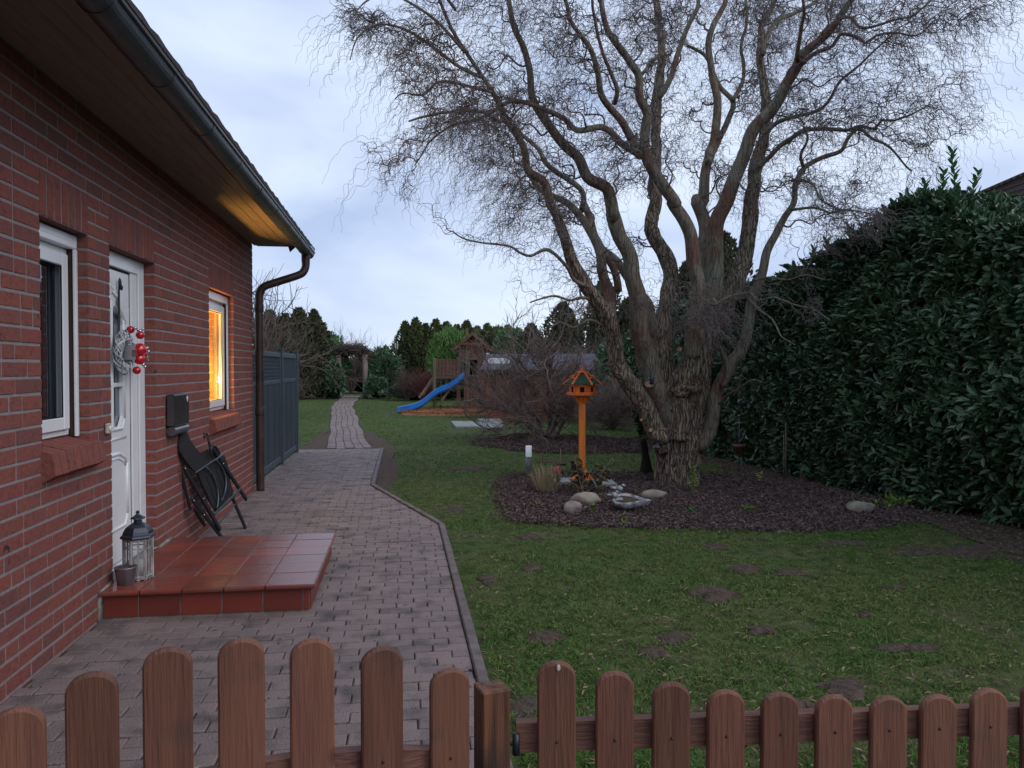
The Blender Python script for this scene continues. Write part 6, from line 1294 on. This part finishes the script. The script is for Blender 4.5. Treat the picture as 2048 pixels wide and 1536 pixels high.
for px in (1680, 1692): stake('dead_stalk', px, 975, 955+(px % 3)*3, .004, M_straw, 'thin dead stalk near the hedge '+('left of the pair' if px == 1680 else 'right of the pair'))


# ---- grass blades, litter, bark chips
MASKS = [PAV, BED1, BED2, SB, curvepoly([(-2.2, 15), (-.4, 15), (-.7, 18), (-1.1, 22), (-1.6, 27), (-2.0, 32), (-2.0, 37), (-2.3, 44), (-3.3, 44), (-3.1, 37), (-2.9, 32), (-2.5, 27), (-2.1, 22), (-1.75, 18)], 2, 0, 1)]
def free(x, y, soft=True):
    ok = np.ones(len(x), bool); ok &= ~((x < -1.86) & (y < 10.0)); ok &= ~inpoly(x, y, [(-2.1, 15.0), (-.3, 15.0), (-2.0, 43), (-3.3, 43)][:4] if False else MASKS[4])
    for m_ in MASKS[:4]: ok &= ~inpoly(x, y, m_)
    thin = np.zeros(len(x), bool)
    for m_ in SOIL: thin |= inpoly(x, y, m_)
    ok &= ~(thin & (rng.random(len(x)) < (.62 if soft else 2)))
    return ok
def scatter(n, dmin, dmax, p=0.0, half=.72):
    d = dmin*(dmax/dmin)**rng.random(n) if p == 0 else rng.uniform(dmin, dmax, n); t = rng.uniform(-half, half, n); x = d*Fh[0]+d*t*Rt[0]; y = d*Fh[1]+d*t*Rt[1]; return x, y, d
x, y, d = scatter(430000, 1.7, 42)
pn = np.array([mn.noise(Vector((a*1.1, b*1.1, 4)))+.5*mn.noise(Vector((a*4, b*4, 1))) for a, b in zip(x, y)])
k = free(x, y) & (rng.random(len(x)) < np.clip(.80+pn*1.0, .12, 1)); x, y, d, pn = x[k], y[k], d[k], pn[k]; n = len(x)
P = np.stack([x, y, np.full(n, -.022)], 1); s_ = 1+d/9
lean = rng.normal(size=(n, 2))*.75; D = nrm(np.stack([lean[:, 0], lean[:, 1], np.ones(n)], 1)); Lh = rng.uniform(.018, .042, n)*(1+.25*np.clip(pn, -1, 1))*np.minimum(1.5, 1+d/60); W = .0030*s_*rng.uniform(.7, 1.4, n)
S = nrm(np.cross(D, rdir(n))); tip = P+D*Lh[:, None]+np.stack([lean[:, 0], lean[:, 1], -.5*np.ones(n)], 1)*Lh[:, None]*.35; mid = P+D*Lh[:, None]*.55
V = np.stack([P-S*W[:, None]*.5, P+S*W[:, None]*.5, mid+S*W[:, None]*.4, tip, mid-S*W[:, None]*.4], 1).reshape(-1, 3); b_ = np.arange(n)[:, None]*5; F = [b_+np.array([0, 1, 2, 4]), b_+np.array([4, 2, 3])]
big = np.array([mn.noise(Vector((a*.35+7, b*.35, 2))) for a, b in zip(x, y)]); cr_ = np.clip(.40-.35*pn+.7*big+rng.normal(size=n)*.28-np.clip((d-9)/40, 0, .4), 0, 1); g_ = npmesh('grass', V, F, M_blade, None, np.concatenate([cr_, cr_])); tag(g_, 'short patchy winter lawn grass', 'grass', kind='stuff')
# dead leaves and twigs on lawn and paving edge
x, y, d = scatter(7000, 1.8, 16); k = free(x, y, False) | (rng.random(len(x)) < .25); k &= ~((x < -1.8)) & ~inpoly(x, y, BED1) & ~((x < .3) & (rng.random(len(x)) < .9)); x, y = x[k], y[k]; n = len(x)
P = np.stack([x, y, np.where(x < .42, .004, rng.uniform(-.005, .012, n))], 1); D = rng.normal(size=(n, 3))*[1, 1, .12]; V, F, R_ = leaves(P, D, rdir(n)*.5+[0, 0, 1], rng.uniform(.02, .055, n), rng.uniform(.006, .013, n), .25, curl=.15)
tag(npmesh('fallen_leaves', V, F, M_leaf, None, R_), 'narrow dead willow leaves scattered over the lawn', 'leaves', kind='stuff')
def chips(poly, n, name, label, z0, m, lmin=.02, lmax=.055, asp=.38, hz_=.05):
    P_ = np.array(poly); lo_, hi_ = P_.min(0), P_.max(0); x = rng.uniform(lo_[0]-.16, hi_[0]+.16, n); y = rng.uniform(lo_[1]-.16, hi_[1]+.16, n); c = P_.mean(0); xs_, ys_ = c[0]+(x-c[0])*(1-np.abs(rng.normal(size=n))*.04), c[1]+(y-c[1])*(1-np.abs(rng.normal(size=n))*.055)
    k = inpoly(xs_, ys_, poly) & ~((np.hypot(x-3.58, y-9.95) < .33)); x, y = x[k], y[k]; n = len(x)
    P = np.stack([x, y, z0+rng.uniform(.0, .028, n)+.02*np.array([mn.noise(Vector((a*3, b*3, 0))) for a, b in zip(x, y)])], 1); D = rng.normal(size=(n, 3))*[1, 1, .35]; L = rng.uniform(lmin, lmax, n)
    V, F, R_ = leaves(P, D, rdir(n)*.9+[0, 0, 1], L, L*asp*rng.uniform(.5, 1.5, n), .35, rng.beta(2.0, 1.3, n), curl=.25); tag(npmesh(name, V, F, m, None, R_), label, 'mulch', kind='stuff')
chips(BED1, 52000, 'bark_chips', 'purple brown bark and leaf mulch covering the bed under the willow', -.004, M_chip)
chips(BED2, 16000, 'bark_chips', 'dark bark mulch round the bare shrub', .006, M_chip, .03, .07)
chips(HS, 14000, 'leaf_litter', 'dark rotten leaf litter along the foot of the laurel hedge', -.012, M_chip, .02, .05)
chips(SB, 7000, 'bark_chips', 'orange bark chips under the play tower', .06, M_sand, .03, .08)
# moss and earth specks in the paving joints
n = 5200; x = rng.uniform(-1.8, .36, n); row_ = rng.integers(19, 149, n); y = row_*.1+rng.normal(size=n)*.0035; k = (x < np.interp(y, [0, 7.6, 10.29, 15], [.34, .33, -.44, -.43])) & ~((x < -.5) & (y > 4.9) & (y < 6.5)); x, y = x[k], y[k]; n = len(x)
V, F, R_ = leaves(np.stack([x, y, np.full(n, -.006)], 1), rng.normal(size=(n, 3))+[0, 0, .3], rdir(n)+[0, 0, 1], rng.uniform(.006, .013, n), .006, .2); tag(npmesh('joint_moss', V, F, M_hyd, None, R_), 'moss and dirt in the paving joints', 'moss', kind='stuff')
